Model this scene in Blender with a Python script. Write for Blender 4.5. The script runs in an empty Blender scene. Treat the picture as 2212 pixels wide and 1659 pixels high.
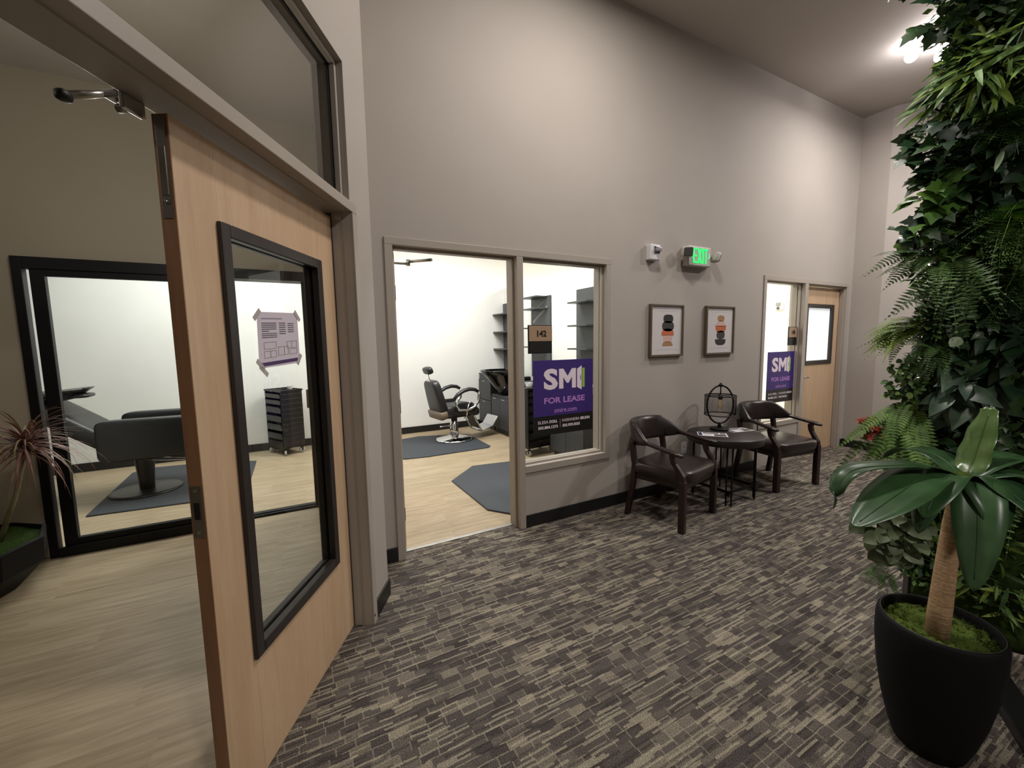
import bpy, bmesh, math, random
from mathutils import Matrix, Vector
random.seed(7)
PI = math.pi
S = bpy.context.scene
COL = S.collection

# ------------------------------------------------------------------ camera, world, lights, exposure
cd = bpy.data.cameras.new('camera')
cam = bpy.data.objects.new('camera', cd)
COL.objects.link(cam)
RC = ((0.8824638604783215, -0.06242610512291391, 0.4662193865004763),
      (-0.4701031525697116, -0.08303330258414932, 0.8786970448374044),
      (-0.016141898702323108, -0.9945895897610995, -0.10262059756760303))
mw = Matrix.Identity(4)
for i in range(3):
    mw[i][0], mw[i][1], mw[i][2] = RC[i][0], -RC[i][1], -RC[i][2]
mw[2][3] = 1.5
cam.matrix_world = mw
cd.sensor_fit = 'HORIZONTAL'
cd.sensor_width = 36.0
cd.lens = 889.65 / 2212 * 36.0
cd.clip_start = 0.02
S.camera = cam

w = bpy.data.worlds.new('world')
S.world = w
w.use_nodes = True
w.node_tree.nodes['Background'].inputs[0].default_value = (0.9, 0.95, 1.0, 1)
w.node_tree.nodes['Background'].inputs[1].default_value = 0.02

S.view_settings.view_transform = 'Standard'
S.view_settings.look = 'None'
S.view_settings.gamma = 1.0
S.view_settings.use_curve_mapping = False
S.view_settings.exposure = 0.08
try:
    S.cycles.use_denoising = True
    S.cycles.max_bounces = 8
    S.cycles.diffuse_bounces = 4
    S.cycles.glossy_bounces = 4
    S.cycles.transparent_max_bounces = 16
    S.cycles.sample_clamp_indirect = 6.0
    S.cycles.caustics_reflective = False
    S.cycles.caustics_refractive = False
except Exception:
    pass


def lamp(name, kind, loc, energy, col=(1, 1, 1), size=0.3, size_y=None, rot=(0, 0, 0), spread=None):
    d = bpy.data.lights.new(name, kind)
    d.energy = energy
    d.color = col
    if kind == 'AREA':
        d.shape = 'RECTANGLE' if size_y else 'DISK'
        d.size = size
        if size_y:
            d.size_y = size_y
        if spread:
            d.spread = spread
    else:
        d.shadow_soft_size = size
    o = bpy.data.objects.new(name, d)
    COL.objects.link(o)
    o.location = loc
    o.rotation_euler = rot
    return o


WARM = (1.0, 0.935, 0.885)
# corridor ceiling lamps (downlights just under the ceiling), plus two added fills
lamp('corridor_lamp_and_fill', 'AREA', (1.85, 1.55, 4.2), 52, WARM, 0.3)
lamp('corridor_lamp_and_fill', 'AREA', (1.0, -2.4, 4.2), 74, WARM, 0.4)  # fill added behind the viewpoint to even out walls and plants
lamp('corridor_lamp_and_fill', 'AREA', (5.4, 1.7, 4.05), 32, (1.0, 0.95, 0.93), 0.4)
lamp('corridor_lamp_and_fill', 'AREA', (5.9, 0.2, 4.15), 85, (1.0, 0.95, 0.93), 0.4)  # added out of view to brighten the far end wall
# salon ceiling panels
lamp('salon_lamp', 'AREA', (2.0, 4.9, 3.3), 112, (1.0, 0.99, 0.95), 1.6, 1.2)
lamp('salon_lamp', 'AREA', (-0.9, 5.5, 3.3), 66, (0.97, 1.0, 0.97), 1.6, 1.2)
# added fill lights that brighten the unlit lobby, no fixture there
lamp('lobby_fill', 'POINT', (-0.7, 2.6, 2.35), 15, (1.0, 0.96, 0.89), 0.15)
lamp('lobby_fill', 'POINT', (-2.3, 1.8, 2.7), 8, (1.0, 0.96, 0.89), 0.15)
# suite 188 ceiling panel
lamp('suite_lamp', 'AREA', (5.6, 4.6, 3.3), 170, (1.0, 0.98, 0.90), 1.4, 1.4)


# ------------------------------------------------------------------ materials
def srgb(r, g, b):
    f = lambda c: (c / 255 / 12.92) if c <= 10 else ((c / 255 + 0.055) / 1.055) ** 2.4
    return (f(r), f(g), f(b), 1)


class NT:
    def __init__(s, name):
        s.m = bpy.data.materials.new(name)
        s.m.use_nodes = True
        s.t = s.m.node_tree
        s.b = s.t.nodes['Principled BSDF']
        s.out = s.t.nodes['Material Output']

    def n(s, typ, ins=None, **kw):
        x = s.t.nodes.new(typ)
        for k, v in kw.items():
            setattr(x, k, v)
        if ins:
            for k, v in ins.items():
                s.set(x.inputs[k], v)
        return x

    def set(s, sock, v):
        if isinstance(v, bpy.types.NodeSocket):
            s.t.links.new(v, sock)
        elif isinstance(v, bpy.types.Node):
            s.t.links.new(v.outputs[0], sock)
        else:
            sock.default_value = v

    def math(s, op, a, b=0.0, c=None):
        x = s.n('ShaderNodeMath', operation=op)
        s.set(x.inputs[0], a)
        s.set(x.inputs[1], b)
        if c is not None:
            s.set(x.inputs[2], c)
        return x.outputs[0]

    def ramp(s, fac, stops, interp='LINEAR'):
        x = s.n('ShaderNodeValToRGB')
        s.set(x.inputs[0], fac)
        x.color_ramp.interpolation = interp
        e = x.color_ramp.elements
        while len(e) < len(stops):
            e.new(0.5)
        for i, (p, c) in enumerate(stops):
            e[i].position = p
            e[i].color = c
        return x.outputs[0]

    def mix(s, fac, a, b, mode='MIX'):
        x = s.n('ShaderNodeMix', data_type='RGBA', blend_type=mode)
        s.set(x.inputs[0], fac)
        s.set(x.inputs[6], a)
        s.set(x.inputs[7], b)
        return x.outputs[2]

    def noise(s, vec, scale, detail=3, rough=0.5, dist=0.0):
        x = s.n('ShaderNodeTexNoise')
        if vec is not None:
            s.set(x.inputs['Vector'], vec)
        x.inputs['Scale'].default_value = scale
        x.inputs['Detail'].default_value = detail
        x.inputs['Roughness'].default_value = rough
        x.inputs['Distortion'].default_value = dist
        return x.outputs[0]

    def obj(s):
        return s.n('ShaderNodeTexCoord').outputs['Object']

    def pos(s):
        return s.n('ShaderNodeNewGeometry').outputs['Position']

    def mapping(s, vec, scale=(1, 1, 1), rot=(0, 0, 0)):
        x = s.n('ShaderNodeMapping')
        s.set(x.inputs[0], vec)
        x.inputs['Scale'].default_value = scale
        x.inputs['Rotation'].default_value = rot
        return x.outputs[0]

    def bump(s, h, strength, dist=0.01):
        x = s.n('ShaderNodeBump')
        x.inputs['Strength'].default_value = strength
        x.inputs['Distance'].default_value = dist
        s.set(x.inputs['Height'], h)
        s.set(s.b.inputs['Normal'], x.outputs[0])

    def base(s, v):
        s.set(s.b.inputs['Base Color'], v)

    def rough(s, v):
        s.set(s.b.inputs['Roughness'], v)


MATS = {}


def simple(name, col, rough=0.5, metal=0.0, spec=0.5, var=0.0, vscale=20, bump=0.0, bscale=200, emit=None, estr=1.0):
    if name in MATS:
        return MATS[name]
    t = NT(name)
    if var > 0:
        nz = t.noise(t.obj(), vscale, 4)
        a = tuple(c * (1 - var) for c in col[:3]) + (1,)
        b = tuple(min(1, c * (1 + var)) for c in col[:3]) + (1,)
        t.base(t.ramp(nz, [(0.3, a), (0.7, b)]))
    else:
        t.base(col)
    t.rough(rough)
    t.b.inputs['Metallic'].default_value = metal
    t.b.inputs['Specular IOR Level'].default_value = spec
    if bump > 0:
        t.bump(t.noise(t.obj(), bscale, 3), bump, 0.002)
    if emit:
        t.b.inputs['Emission Color'].default_value = emit
        t.b.inputs['Emission Strength'].default_value = estr
    MATS[name] = t.m
    return t.m


def glass_mat(name, tint=(0.97, 0.98, 0.97, 1), refl=1.0):
    t = NT(name)
    tr = t.n('ShaderNodeBsdfTransparent')
    tr.inputs[0].default_value = tint
    gl = t.n('ShaderNodeBsdfGlossy')
    gl.inputs['Roughness'].default_value = 0.0
    fr = t.n('ShaderNodeFresnel')
    fr.inputs[0].default_value = 1.45
    mx = t.n('ShaderNodeMixShader')
    geo = t.n('ShaderNodeNewGeometry')
    front = t.math('SUBTRACT', 1.0, geo.outputs['Backfacing'])
    t.set(mx.inputs[0], t.math('MULTIPLY', t.math('MULTIPLY', fr.outputs[0], refl), front))
    t.t.links.new(tr.outputs[0], mx.inputs[1])
    t.t.links.new(gl.outputs[0], mx.inputs[2])
    t.t.links.new(mx.outputs[0], t.out.inputs[0])
    MATS[name] = t.m
    return t.m


def paint(name, col, rough=0.75, tex=0.12, scale=260):
    t = NT(name)
    nz = t.noise(t.pos(), 1.3, 3)
    a = tuple(c * 0.97 for c in col[:3]) + (1,)
    b = tuple(min(1, c * 1.03) for c in col[:3]) + (1,)
    t.base(t.ramp(nz, [(0.35, a), (0.65, b)]))
    t.rough(rough)
    t.b.inputs['Specular IOR Level'].default_value = 0.3
    t.bump(t.noise(t.pos(), scale, 2), tex, 0.002)
    MATS[name] = t.m
    return t.m


M_wall = paint('wall_paint', srgb(173, 165, 157))
M_lobby = paint('lobby_paint', srgb(178, 169, 150))
M_ceil = paint('ceiling_paint', srgb(188, 180, 173), 0.85, 0.2, 140)
M_white = paint('white_paint', srgb(236, 236, 232), 0.6, 0.12, 200)
M_cream = paint('cream_paint', srgb(232, 228, 208), 0.6, 0.1, 200)
M_trim = paint('trim_paint', srgb(166, 157, 147), 0.42, 0.05, 300)
M_base = simple('black_vinyl', srgb(22, 21, 22), 0.5)
M_glass = glass_mat('clear_glass')
M_blackal = simple('black_anodised', srgb(13, 13, 14), 0.5, spec=0.3)
M_blackplastic = simple('black_plastic', srgb(20, 20, 21), 0.35)
M_darkrub = simple('dark_rubber', srgb(58, 62, 68), 0.75, var=0.08, vscale=60, bump=0.3, bscale=300)
M_chrome = simple('chrome', (0.75, 0.75, 0.76, 1), 0.08, 1.0)
M_satin = simple('satin_metal', (0.42, 0.41, 0.39, 1), 0.3, 1.0, var=0.1)
M_leather = simple('black_vinyl_upholstery', srgb(30, 31, 33), 0.38, var=0.1, vscale=40, bump=0.15, bscale=400)
M_cabinet = simple('charcoal_laminate', srgb(58, 59, 62), 0.5, var=0.06, vscale=30)
M_panel = simple('graphite_laminate', srgb(66, 67, 70), 0.4, var=0.06, vscale=30)
M_gloss = simple('gloss_black', srgb(10, 10, 11), 0.05, spec=0.8)
M_whitepl = simple('white_plastic', srgb(215, 212, 214), 0.4)
M_paper = simple('white_paper', srgb(232, 230, 232), 0.7, var=0.02)


def wood(name, c1, c2, axis='z', rough=0.45, scale=6.0):
    t = NT(name)
    sc = {'z': (scale, scale, scale * 0.08), 'x': (scale * 0.08, scale, scale), 'y': (scale, scale * 0.08, scale)}[axis]
    v = t.mapping(t.obj(), sc)
    n1 = t.noise(v, 3.0, 5, 0.6, 0.6)
    n2 = t.noise(t.mapping(t.obj(), tuple(q * 9 for q in sc)), 3.0, 2)
    f = t.math('ADD', t.math('MULTIPLY', n1, 0.75), t.math('MULTIPLY', n2, 0.25))
    t.base(t.ramp(f, [(0.3, c1), (0.7, c2)]))
    t.rough(rough)
    MATS[name] = t.m
    return t.m


M_maple = wood('maple_veneer', srgb(190, 156, 122), srgb(208, 180, 148), 'z')
M_maple_edge = wood('maple_edge', srgb(130, 94, 66), srgb(156, 116, 84), 'z')
M_mahog = wood('dark_mahogany', srgb(27, 16, 14), srgb(46, 27, 23), 'z', 0.35, 10)
M_litefr = wood('dark_bronze_bead', srgb(34, 30, 29), srgb(52, 46, 43), 'z', 0.35, 14)
M_picframe = wood('walnut_frame', srgb(72, 60, 47), srgb(104, 90, 72), 'z', 0.5, 20)


def carpet_mat():
    t = NT('carpet_loop')
    p = t.n('ShaderNodeSeparateXYZ', {0: t.pos()})
    x, y = p.outputs[0], p.outputs[1]
    # slow wobble so the woven rows are not ruler straight
    wob = t.math('MULTIPLY', t.math('SUBTRACT', t.noise(t.pos(), 9.0, 2), 0.5), 0.012)
    y = t.math('ADD', y, wob)

    def layer(rowh, cellw, seed):
        r = t.math('DIVIDE', y, rowh)
        row = t.math('FLOOR', r)
        fr = t.math('FRACT', r)
        wn = t.n('ShaderNodeTexWhiteNoise', noise_dimensions='1D')
        t.set(wn.inputs['W'], t.math('ADD', row, seed))
        cx = t.math('ADD', t.math('DIVIDE', x, cellw), t.math('MULTIPLY', wn.outputs[0], 17.3))
        cell = t.math('FLOOR', cx)
        fx = t.math('FRACT', cx)
        cv = t.n('ShaderNodeCombineXYZ', {0: cell, 1: row, 2: seed})
        w2 = t.n('ShaderNodeTexWhiteNoise', noise_dimensions='3D')
        t.set(w2.inputs['Vector'], cv.outputs[0])
        return w2.outputs[0], fr, fx
    v1, f1, g1 = layer(0.036, 0.07, 3.0)
    v2, f2, g2 = layer(0.009, 0.13, 11.0)
    v3, f3, g3 = layer(0.072, 0.11, 23.0)
    base = t.ramp(v1, [(0.0, srgb(70, 64, 63)), (0.35, srgb(82, 76, 74)), (0.7, srgb(96, 90, 85)), (0.9, srgb(118, 111, 102)), (1.0, srgb(146, 138, 122))])
    big = t.ramp(v3, [(0.0, srgb(62, 56, 56)), (0.5, srgb(86, 80, 76)), (1.0, srgb(110, 103, 94))])
    c = t.mix(0.17, base, big)
    # thin pale and dark picks
    pale = t.math('MULTIPLY', t.math('GREATER_THAN', v2, 0.86), 0.55)
    c = t.mix(pale, c, srgb(166, 158, 140))
    dark = t.math('MULTIPLY', t.math('LESS_THAN', v2, 0.2), 0.42)
    c = t.mix(dark, c, srgb(44, 40, 40))
    # pale lines between the woven rows and cells
    seg = t.noise(t.mapping(t.pos(), (5.0, 13.0, 1.0)), 1.0, 1)
    rowl = t.math('MULTIPLY', t.math('LESS_THAN', f1, 0.13), t.math('MULTIPLY', t.math('GREATER_THAN', seg, 0.5), 0.5))
    c = t.mix(rowl, c, srgb(162, 154, 136))
    edge = t.math('MULTIPLY', t.math('LESS_THAN', g1, 0.08), t.math('MULTIPLY', t.math('GREATER_THAN', v3, 0.45), 0.42))
    c = t.mix(edge, c, srgb(156, 148, 132))
    # faint hue drift purple / green
    hue = t.noise(t.pos(), 30.0, 2)
    c = t.mix(t.math('MULTIPLY', t.math('GREATER_THAN', hue, 0.58), 0.14), c, srgb(92, 76, 92))
    loop = t.noise(t.mapping(t.pos(), (1.0, 1.4, 1.0)), 210.0, 2, 0.75)
    c = t.mix(1.0, c, t.ramp(loop, [(0.32, (0.25, 0.25, 0.25, 1)), (0.68, (1.85, 1.85, 1.76, 1))]), 'MULTIPLY')
    t.base(c)
    t.rough(0.95)
    t.b.inputs['Specular IOR Level'].default_value = 0.1
    t.bump(loop, 0.6, 0.004)
    MATS['carpet_loop'] = t.m
    return t.m


def plank_mat():
    t = NT('oak_vinyl_plank')
    p = t.n('ShaderNodeSeparateXYZ', {0: t.pos()})
    x, y = p.outputs[0], p.outputs[1]
    r = t.math('DIVIDE', y, 0.18)
    row = t.math('FLOOR', r)
    wn = t.n('ShaderNodeTexWhiteNoise', noise_dimensions='1D')
    t.set(wn.inputs['W'], row)
    cx = t.math('ADD', t.math('DIVIDE', x, 1.22), t.math('MULTIPLY', wn.outputs[0], 5.0))
    cv = t.n('ShaderNodeCombineXYZ', {0: t.math('FLOOR', cx), 1: row})
    w2 = t.n('ShaderNodeTexWhiteNoise', noise_dimensions='2D')
    t.set(w2.inputs['Vector'], cv.outputs[0])
    off = t.n('ShaderNodeCombineXYZ', {0: t.math('MULTIPLY', w2.outputs[0], 30.0), 1: 0.0, 2: 0.0})
    vv = t.n('ShaderNodeVectorMath', operation='ADD')
    t.set(vv.inputs[0], t.mapping(t.pos(), (1.2, 14.0, 1.0)))
    t.set(vv.inputs[1], off.outputs[0])
    g1 = t.noise(vv.outputs[0], 2.2, 6, 0.62, 0.4)
    c = t.ramp(g1, [(0.25, srgb(136, 118, 92)), (0.5, srgb(168, 150, 122)), (0.75, srgb(190, 174, 146))])
    c = t.mix(0.18, c, t.ramp(w2.outputs[0], [(0.0, srgb(142, 126, 102)), (1.0, srgb(190, 176, 152))]))
    t.base(c)
    t.rough(0.42)
    t.b.inputs['Specular IOR Level'].default_value = 0.35
    MATS['oak_vinyl_plank'] = t.m
    return t.m


M_carpet = carpet_mat()
M_plank = plank_mat()


def leaf_mat(name, c1, c2, rough=0.45, scale=25, spec=0.5):
    t = NT(name)
    oi = t.n('ShaderNodeObjectInfo')
    nz = t.noise(t.pos(), scale, 3)
    f = t.math('ADD', t.math('MULTIPLY', nz, 0.7), t.math('MULTIPLY', oi.outputs['Random'], 0.3))
    t.base(t.ramp(f, [(0.3, c1), (0.7, c2)]))
    t.rough(rough)
    t.b.inputs['Specular IOR Level'].default_value = spec
    MATS[name] = t.m
    return t.m


M_ivy = leaf_mat('ivy_green', srgb(24, 45, 21), srgb(48, 80, 34), 0.42)
M_ivyb = leaf_mat('bright_ivy_green', srgb(48, 85, 33), srgb(85, 124, 44), 0.42)
M_fern = leaf_mat('fern_green', srgb(44, 70, 30), srgb(85, 118, 56), 0.55)
M_fernl = leaf_mat('pale_fern_green', srgb(65, 102, 47), srgb(125, 161, 82), 0.55)
M_ferny = leaf_mat('lime_fern_green', srgb(84, 112, 32), srgb(127, 151, 56), 0.5)
M_hosta = leaf_mat('grey_green_leaf', srgb(36, 55, 40), srgb(69, 93, 72), 0.4)
M_darkleaf = leaf_mat('deep_green_leaf', srgb(16, 37, 22), srgb(35, 65, 37), 0.42)
M_nest = leaf_mat('glossy_nest_leaf', srgb(33, 60, 35), srgb(62, 95, 56), 0.34, 12, 0.55)
M_nestb = leaf_mat('young_nest_leaf', srgb(61, 91, 41), srgb(94, 123, 66), 0.28, 12, 0.6)
M_pale = leaf_mat('pale_sage_leaf', srgb(113, 132, 103), srgb(149, 163, 134), 0.5)
M_red = leaf_mat('red_leaf', srgb(120, 34, 26), srgb(164, 58, 40), 0.5)
M_stem = simple('green_stem', srgb(58, 72, 36), 0.6)
M_moss = leaf_mat('moss_green', srgb(40, 52, 20), srgb(82, 98, 42), 0.9, 90, 0.1)
M_mossdark = leaf_mat('dark_moss', srgb(30, 44, 20), srgb(62, 80, 36), 0.9, 60, 0.1)


def varieg_mat():
    t = NT('white_veined_leaf')
    v = t.obj()
    wv = t.n('ShaderNodeTexWave', wave_type='BANDS', bands_direction='Y')
    t.set(wv.inputs['Vector'], v)
    wv.inputs['Scale'].default_value = 26.0
    wv.inputs['Distortion'].default_value = 3.0
    wv.inputs['Detail'].default_value = 2.0
    t.base(t.ramp(wv.outputs[1], [(0.3, srgb(40, 62, 36)), (0.7, srgb(132, 144, 108))]))
    t.rough(0.5)
    MATS['white_veined_leaf'] = t.m
    return t.m


M_var = varieg_mat()


def trunk_mat():
    t = NT('fibrous_trunk')
    v = t.mapping(t.obj(), (6, 6, 60))
    n1 = t.noise(v, 3.0, 4, 0.6)
    n2 = t.noise(t.obj(), 120, 3)
    f = t.math('ADD', t.math('MULTIPLY', n1, 0.6), t.math('MULTIPLY', n2, 0.4))
    t.base(t.ramp(f, [(0.3, srgb(134, 104, 74)), (0.7, srgb(202, 170, 130))]))
    t.rough(0.9)
    t.bump(f, 0.8, 0.004)
    MATS['fibrous_trunk'] = t.m
    return t.m


M_trunk = trunk_mat()


# ------------------------------------------------------------------ mesh helper
class MB:
    def __init__(s):
        s.v, s.f, s.mi, s.sm = [], [], [], []

    def add(s, vs, fs, mi=0, smooth=False):
        b = len(s.v)
        s.v += [tuple(v) for v in vs]
        for f in fs:
            s.f.append(tuple(b + i for i in f))
            s.mi.append(mi)
            s.sm.append(smooth)
        return s

    def box(s, x0, x1, y0, y1, z0, z1, mi=0):
        vs = [(x, y, z) for z in (z0, z1) for y in (y0, y1) for x in (x0, x1)]
        return s.add(vs, [(0, 2, 3, 1), (4, 5, 7, 6), (0, 1, 5, 4), (2, 6, 7, 3), (0, 4, 6, 2), (1, 3, 7, 5)], mi)

    def tbox(s, M, hx, hy, hz, mi=0):
        vs = [M @ Vector((x * hx, y * hy, z * hz)) for z in (-1, 1) for y in (-1, 1) for x in (-1, 1)]
        return s.add(vs, [(0, 2, 3, 1), (4, 5, 7, 6), (0, 1, 5, 4), (2, 6, 7, 3), (0, 4, 6, 2), (1, 3, 7, 5)], mi)

    def prism(s, poly, a, b, axis='z', mi=0, smooth=False):
        n = len(poly)

        def P(p, h):
            if axis == 'z':
                return (p[0], p[1], h)
            if axis == 'y':
                return (p[0], h, p[1])
            return (h, p[0], p[1])
        vs = [P(p, a) for p in poly] + [P(p, b) for p in poly]
        fs = [tuple(range(n))[::-1], tuple(range(n, 2 * n))]
        fs += [(i, (i + 1) % n, n + (i + 1) % n, n + i) for i in range(n)]
        area = sum(poly[i][0] * poly[(i + 1) % n][1] - poly[(i + 1) % n][0] * poly[i][1] for i in range(n))
        flip = (area < 0) ^ (b < a) ^ (axis == 'y')
        if flip:
            fs = [f[::-1] for f in fs]
        return s.add(vs, fs, mi, smooth)

    def tube(s, pts, r, n=8, closed=False, mi=0, flat=None):
        pts = [Vector(p) for p in pts]
        k = len(pts)
        rs = r if isinstance(r, (list, tuple)) else [r] * k
        vs = []
        up = None
        for i, p in enumerate(pts):
            if closed:
                d = pts[(i + 1) % k] - pts[i - 1]
            else:
                d = pts[min(i + 1, k - 1)] - pts[max(i - 1, 0)]
            d.normalize()
            if up is None:
                up = Vector((0, 0, 1)) if abs(d.z) < 0.9 else Vector((0, 1, 0))
            sx = d.cross(up)
            if sx.length < 1e-6:
                sx = d.cross(Vector((1, 0, 0)))
            sx.normalize()
            uy = sx.cross(d).normalized()
            up = uy
            for j in range(n):
                a = 2 * PI * j / n
                vs.append(p + sx * (math.cos(a) * rs[i]) + uy * (math.sin(a) * rs[i] * (flat or 1)))
        fs = []
        m = k if closed else k - 1
        for i in range(m):
            for j in range(n):
                a, b = i * n + j, i * n + (j + 1) % n
                c, d2 = ((i + 1) % k) * n + (j + 1) % n, ((i + 1) % k) * n + j
                fs.append((a, b, c, d2))
        s.add(vs, fs, mi, True)
        if not closed:
            b0 = len(s.v) - k * n
            s.f.append(tuple(b0 + j for j in range(n))[::-1]); s.mi.append(mi); s.sm.append(False)
            b1 = b0 + (k - 1) * n
            s.f.append(tuple(b1 + j for j in range(n))); s.mi.append(mi); s.sm.append(False)
        return s

    def lathe(s, prof, n=24, c=(0, 0, 0), mi=0, smooth=True, ax=None, caps=True):
        vs, fs = [], []
        for r, z in prof:
            for j in range(n):
                a = 2 * PI * j / n
                v = Vector((max(r, 1e-5) * math.cos(a), max(r, 1e-5) * math.sin(a), z))
                if ax:
                    v = ax @ v
                vs.append((v[0] + c[0], v[1] + c[1], v[2] + c[2]))
        for i in range(len(prof) - 1):
            for j in range(n):
                fs.append((i * n + j, i * n + (j + 1) % n, (i + 1) * n + (j + 1) % n, (i + 1) * n + j))
        s.add(vs, fs, mi, smooth)
        b = len(s.v) - len(vs)
        if caps and prof[0][0] > 1e-4:
            s.f.append(tuple(b + j for j in range(n))[::-1]); s.mi.append(mi); s.sm.append(False)
        if caps and prof[-1][0] > 1e-4:
            e = b + (len(prof) - 1) * n
            s.f.append(tuple(e + j for j in range(n))); s.mi.append(mi); s.sm.append(False)
        return s

    def superq(s, M, h, e1=0.4, e2=0.4, nu=20, nv=12, mi=0):
        """rounded cushion: super-ellipsoid of half sizes h, placed by matrix M"""
        def sp(x, e):
            return math.copysign(abs(x) ** e, x)
        vs, fs = [], []
        for i in range(nv + 1):
            a = -PI / 2 + PI * i / nv
            for j in range(nu):
                b = 2 * PI * j / nu
                vs.append(M @ Vector((h[0] * sp(math.cos(a), e1) * sp(math.cos(b), e2), h[1] * sp(math.cos(a), e1) * sp(math.sin(b), e2), h[2] * sp(math.sin(a), e1))))
        for i in range(nv):
            for j in range(nu):
                fs.append((i * nu + j, i * nu + (j + 1) % nu, (i + 1) * nu + (j + 1) % nu, (i + 1) * nu + j))
        return s.add(vs, fs, mi, True)

    def xf(s, M):
        s.v = [tuple(M @ Vector(v)) for v in s.v]
        return s

    def mesh(s, name, mats):
        me = bpy.data.meshes.new(name)
        me.from_pydata(s.v, [], s.f)
        for m in (mats if isinstance(mats, (list, tuple)) else [mats]):
            me.materials.append(m)
        me.polygons.foreach_set('material_index', s.mi)
        me.polygons.foreach_set('use_smooth', s.sm)
        me.update()
        return me

    def obj(s, name, mats, parent=None, bevel=0.0, seg=2, loc=None, rotz=0.0):
        o = bpy.data.objects.new(name, s.mesh(name, mats))
        COL.objects.link(o)
        if parent:
            o.parent = parent
        if loc:
            o.location = loc
        if rotz:
            o.rotation_euler = (0, 0, rotz)
        if bevel:
            b = o.modifiers.new('bevel', 'BEVEL')
            b.width = bevel
            b.segments = seg
            b.limit_method = 'ANGLE'
            b.angle_limit = 0.6
        return o


def T(x, y, z):
    return Matrix.Translation((x, y, z))


def R(a, ax):
    return Matrix.Rotation(a, 4, ax)


def tag(o, label=None, cat=None, group=None, kind=None):
    if label:
        o['label'] = label
    if cat:
        o['category'] = cat
    if group:
        o['group'] = group
    if kind:
        o['kind'] = kind
    return o


def thing(name, label, cat, loc=(0, 0, 0), rotz=0.0, group=None, kind=None):
    o = bpy.data.objects.new(name, None)
    o.empty_display_size = 0.1
    COL.objects.link(o)
    o.location = loc
    o.rotation_euler = (0, 0, rotz)
    return tag(o, label, cat, group, kind)


def struct(name, mb, mats, label, cat, **kw):
    return tag(mb.obj(name, mats, **kw), label, cat, kind='structure')


def text_mesh(txt, x0, x1, z0, z1, y, mat, parent, bold=0.0, name='lettering', mirror=False):
    """flat lettering filling the rectangle x0..x1, z0..z1 in the plane y (facing -y)"""
    cu = bpy.data.curves.new('lettering', 'FONT')
    cu.body = txt
    cu.size = 1.0
    cu.offset = bold
    cu.resolution_u = 3
    tmp = bpy.data.objects.new('lettering', cu)
    COL.objects.link(tmp)
    dg = bpy.context.evaluated_depsgraph_get()
    me = bpy.data.meshes.new_from_object(tmp.evaluated_get(dg))
    bpy.data.objects.remove(tmp)
    bpy.data.curves.remove(cu)
    xs = [v.co.x for v in me.vertices]
    ys = [v.co.y for v in me.vertices]
    ax, bx, ay, by = min(xs), max(xs), min(ys), max(ys)
    for v in me.vertices:
        u, t = (v.co.x - ax) / (bx - ax), (v.co.y - ay) / (by - ay)
        v.co = (x0 + (x1 - x0) * u, y, z0 + (z1 - z0) * t)
    me.materials.clear()
    me.materials.append(mat)
    me.name = name
    o = bpy.data.objects.new(name, me)
    COL.objects.link(o)
    o.parent = parent
    return o


def flat(poly, y, mat, parent, name, th=0.0006):
    return MB().prism(poly, y, y + th, 'y').obj(name, mat, parent)


def ell(cx, cz, rx, rz, n=20, a0=0.0, a1=2 * PI, e=1.0):
    out = []
    for i in range(n):
        a = a0 + (a1 - a0) * i / (n if a1 - a0 > 6.28 else n - 1)
        c, s_ = math.cos(a), math.sin(a)
        out.append((cx + rx * math.copysign(abs(c) ** e, c), cz + rz * math.copysign(abs(s_) ** e, s_)))
    return out


# ------------------------------------------------------------------ frames of reference
A60 = math.radians(60)
PA = (-0.7292, 0.421, 0.0)          # slanted entrance wall: local x along it, local y into the lobby
H = 4.245                            # corridor ceiling
HL = 3.35                            # lobby / salon ceiling
YB = 2.78                            # corridor face of the long wall


def inA(sx, d, z=0.0):
    return (PA[0] + 0.5 * sx - 0.866 * d, PA[1] + 0.866 * sx + 0.5 * d, z)


# ------------------------------------------------------------------ floor, ceilings
a0, a1 = inA(-5, 0.12), inA(2.30, 0.12)
fl = MB().prism([(a0[0], a0[1]), (a0[0] + 4, -6), (12, -6), (12, 2.885), (0.35, 2.885), (0.35, 2.5), (a1[0], a1[1])], -0.02, 0.0)
struct('floor', fl, M_carpet, 'grey brown loop pile corridor carpet in a woven block pattern', 'floor')
struct('floor_planks', MB().box(-5, 8, -2, 7.2, -0.03, -0.003), M_plank, 'pale oak vinyl plank floor of the lobby and the salon', 'floor')
struct('trim_1', MB().box(0.612, 1.526, 2.87, 2.905, -0.004, 0.006), M_satin, 'thin silver threshold strip in the open doorway of suite 142', 'threshold', bevel=0.002)
c0, c1_ = inA(-5, 0.05), inA(2.32, 0.05)
struct('ceiling', MB().prism([(c0[0], c0[1]), (c0[0] + 4, -6), (12, -6), (12, 2.9), (0.3, 2.9), (c1_[0], c1_[1])], H, H + 0.05), M_ceil, 'high taupe painted corridor ceiling', 'ceiling')
struct('ceiling_lobby', MB().prism([(c0[0] - 0.05, c0[1] + 0.03), (c1_[0] - 0.09, c1_[1] + 0.05), (0.3, 2.86), (8, 2.86), (8, 7.2), (-6, 7.2), (-6, c0[1])], HL, HL + 0.05), M_ceil, 'dim ceiling over the lobby behind the open double door', 'ceiling')

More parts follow.
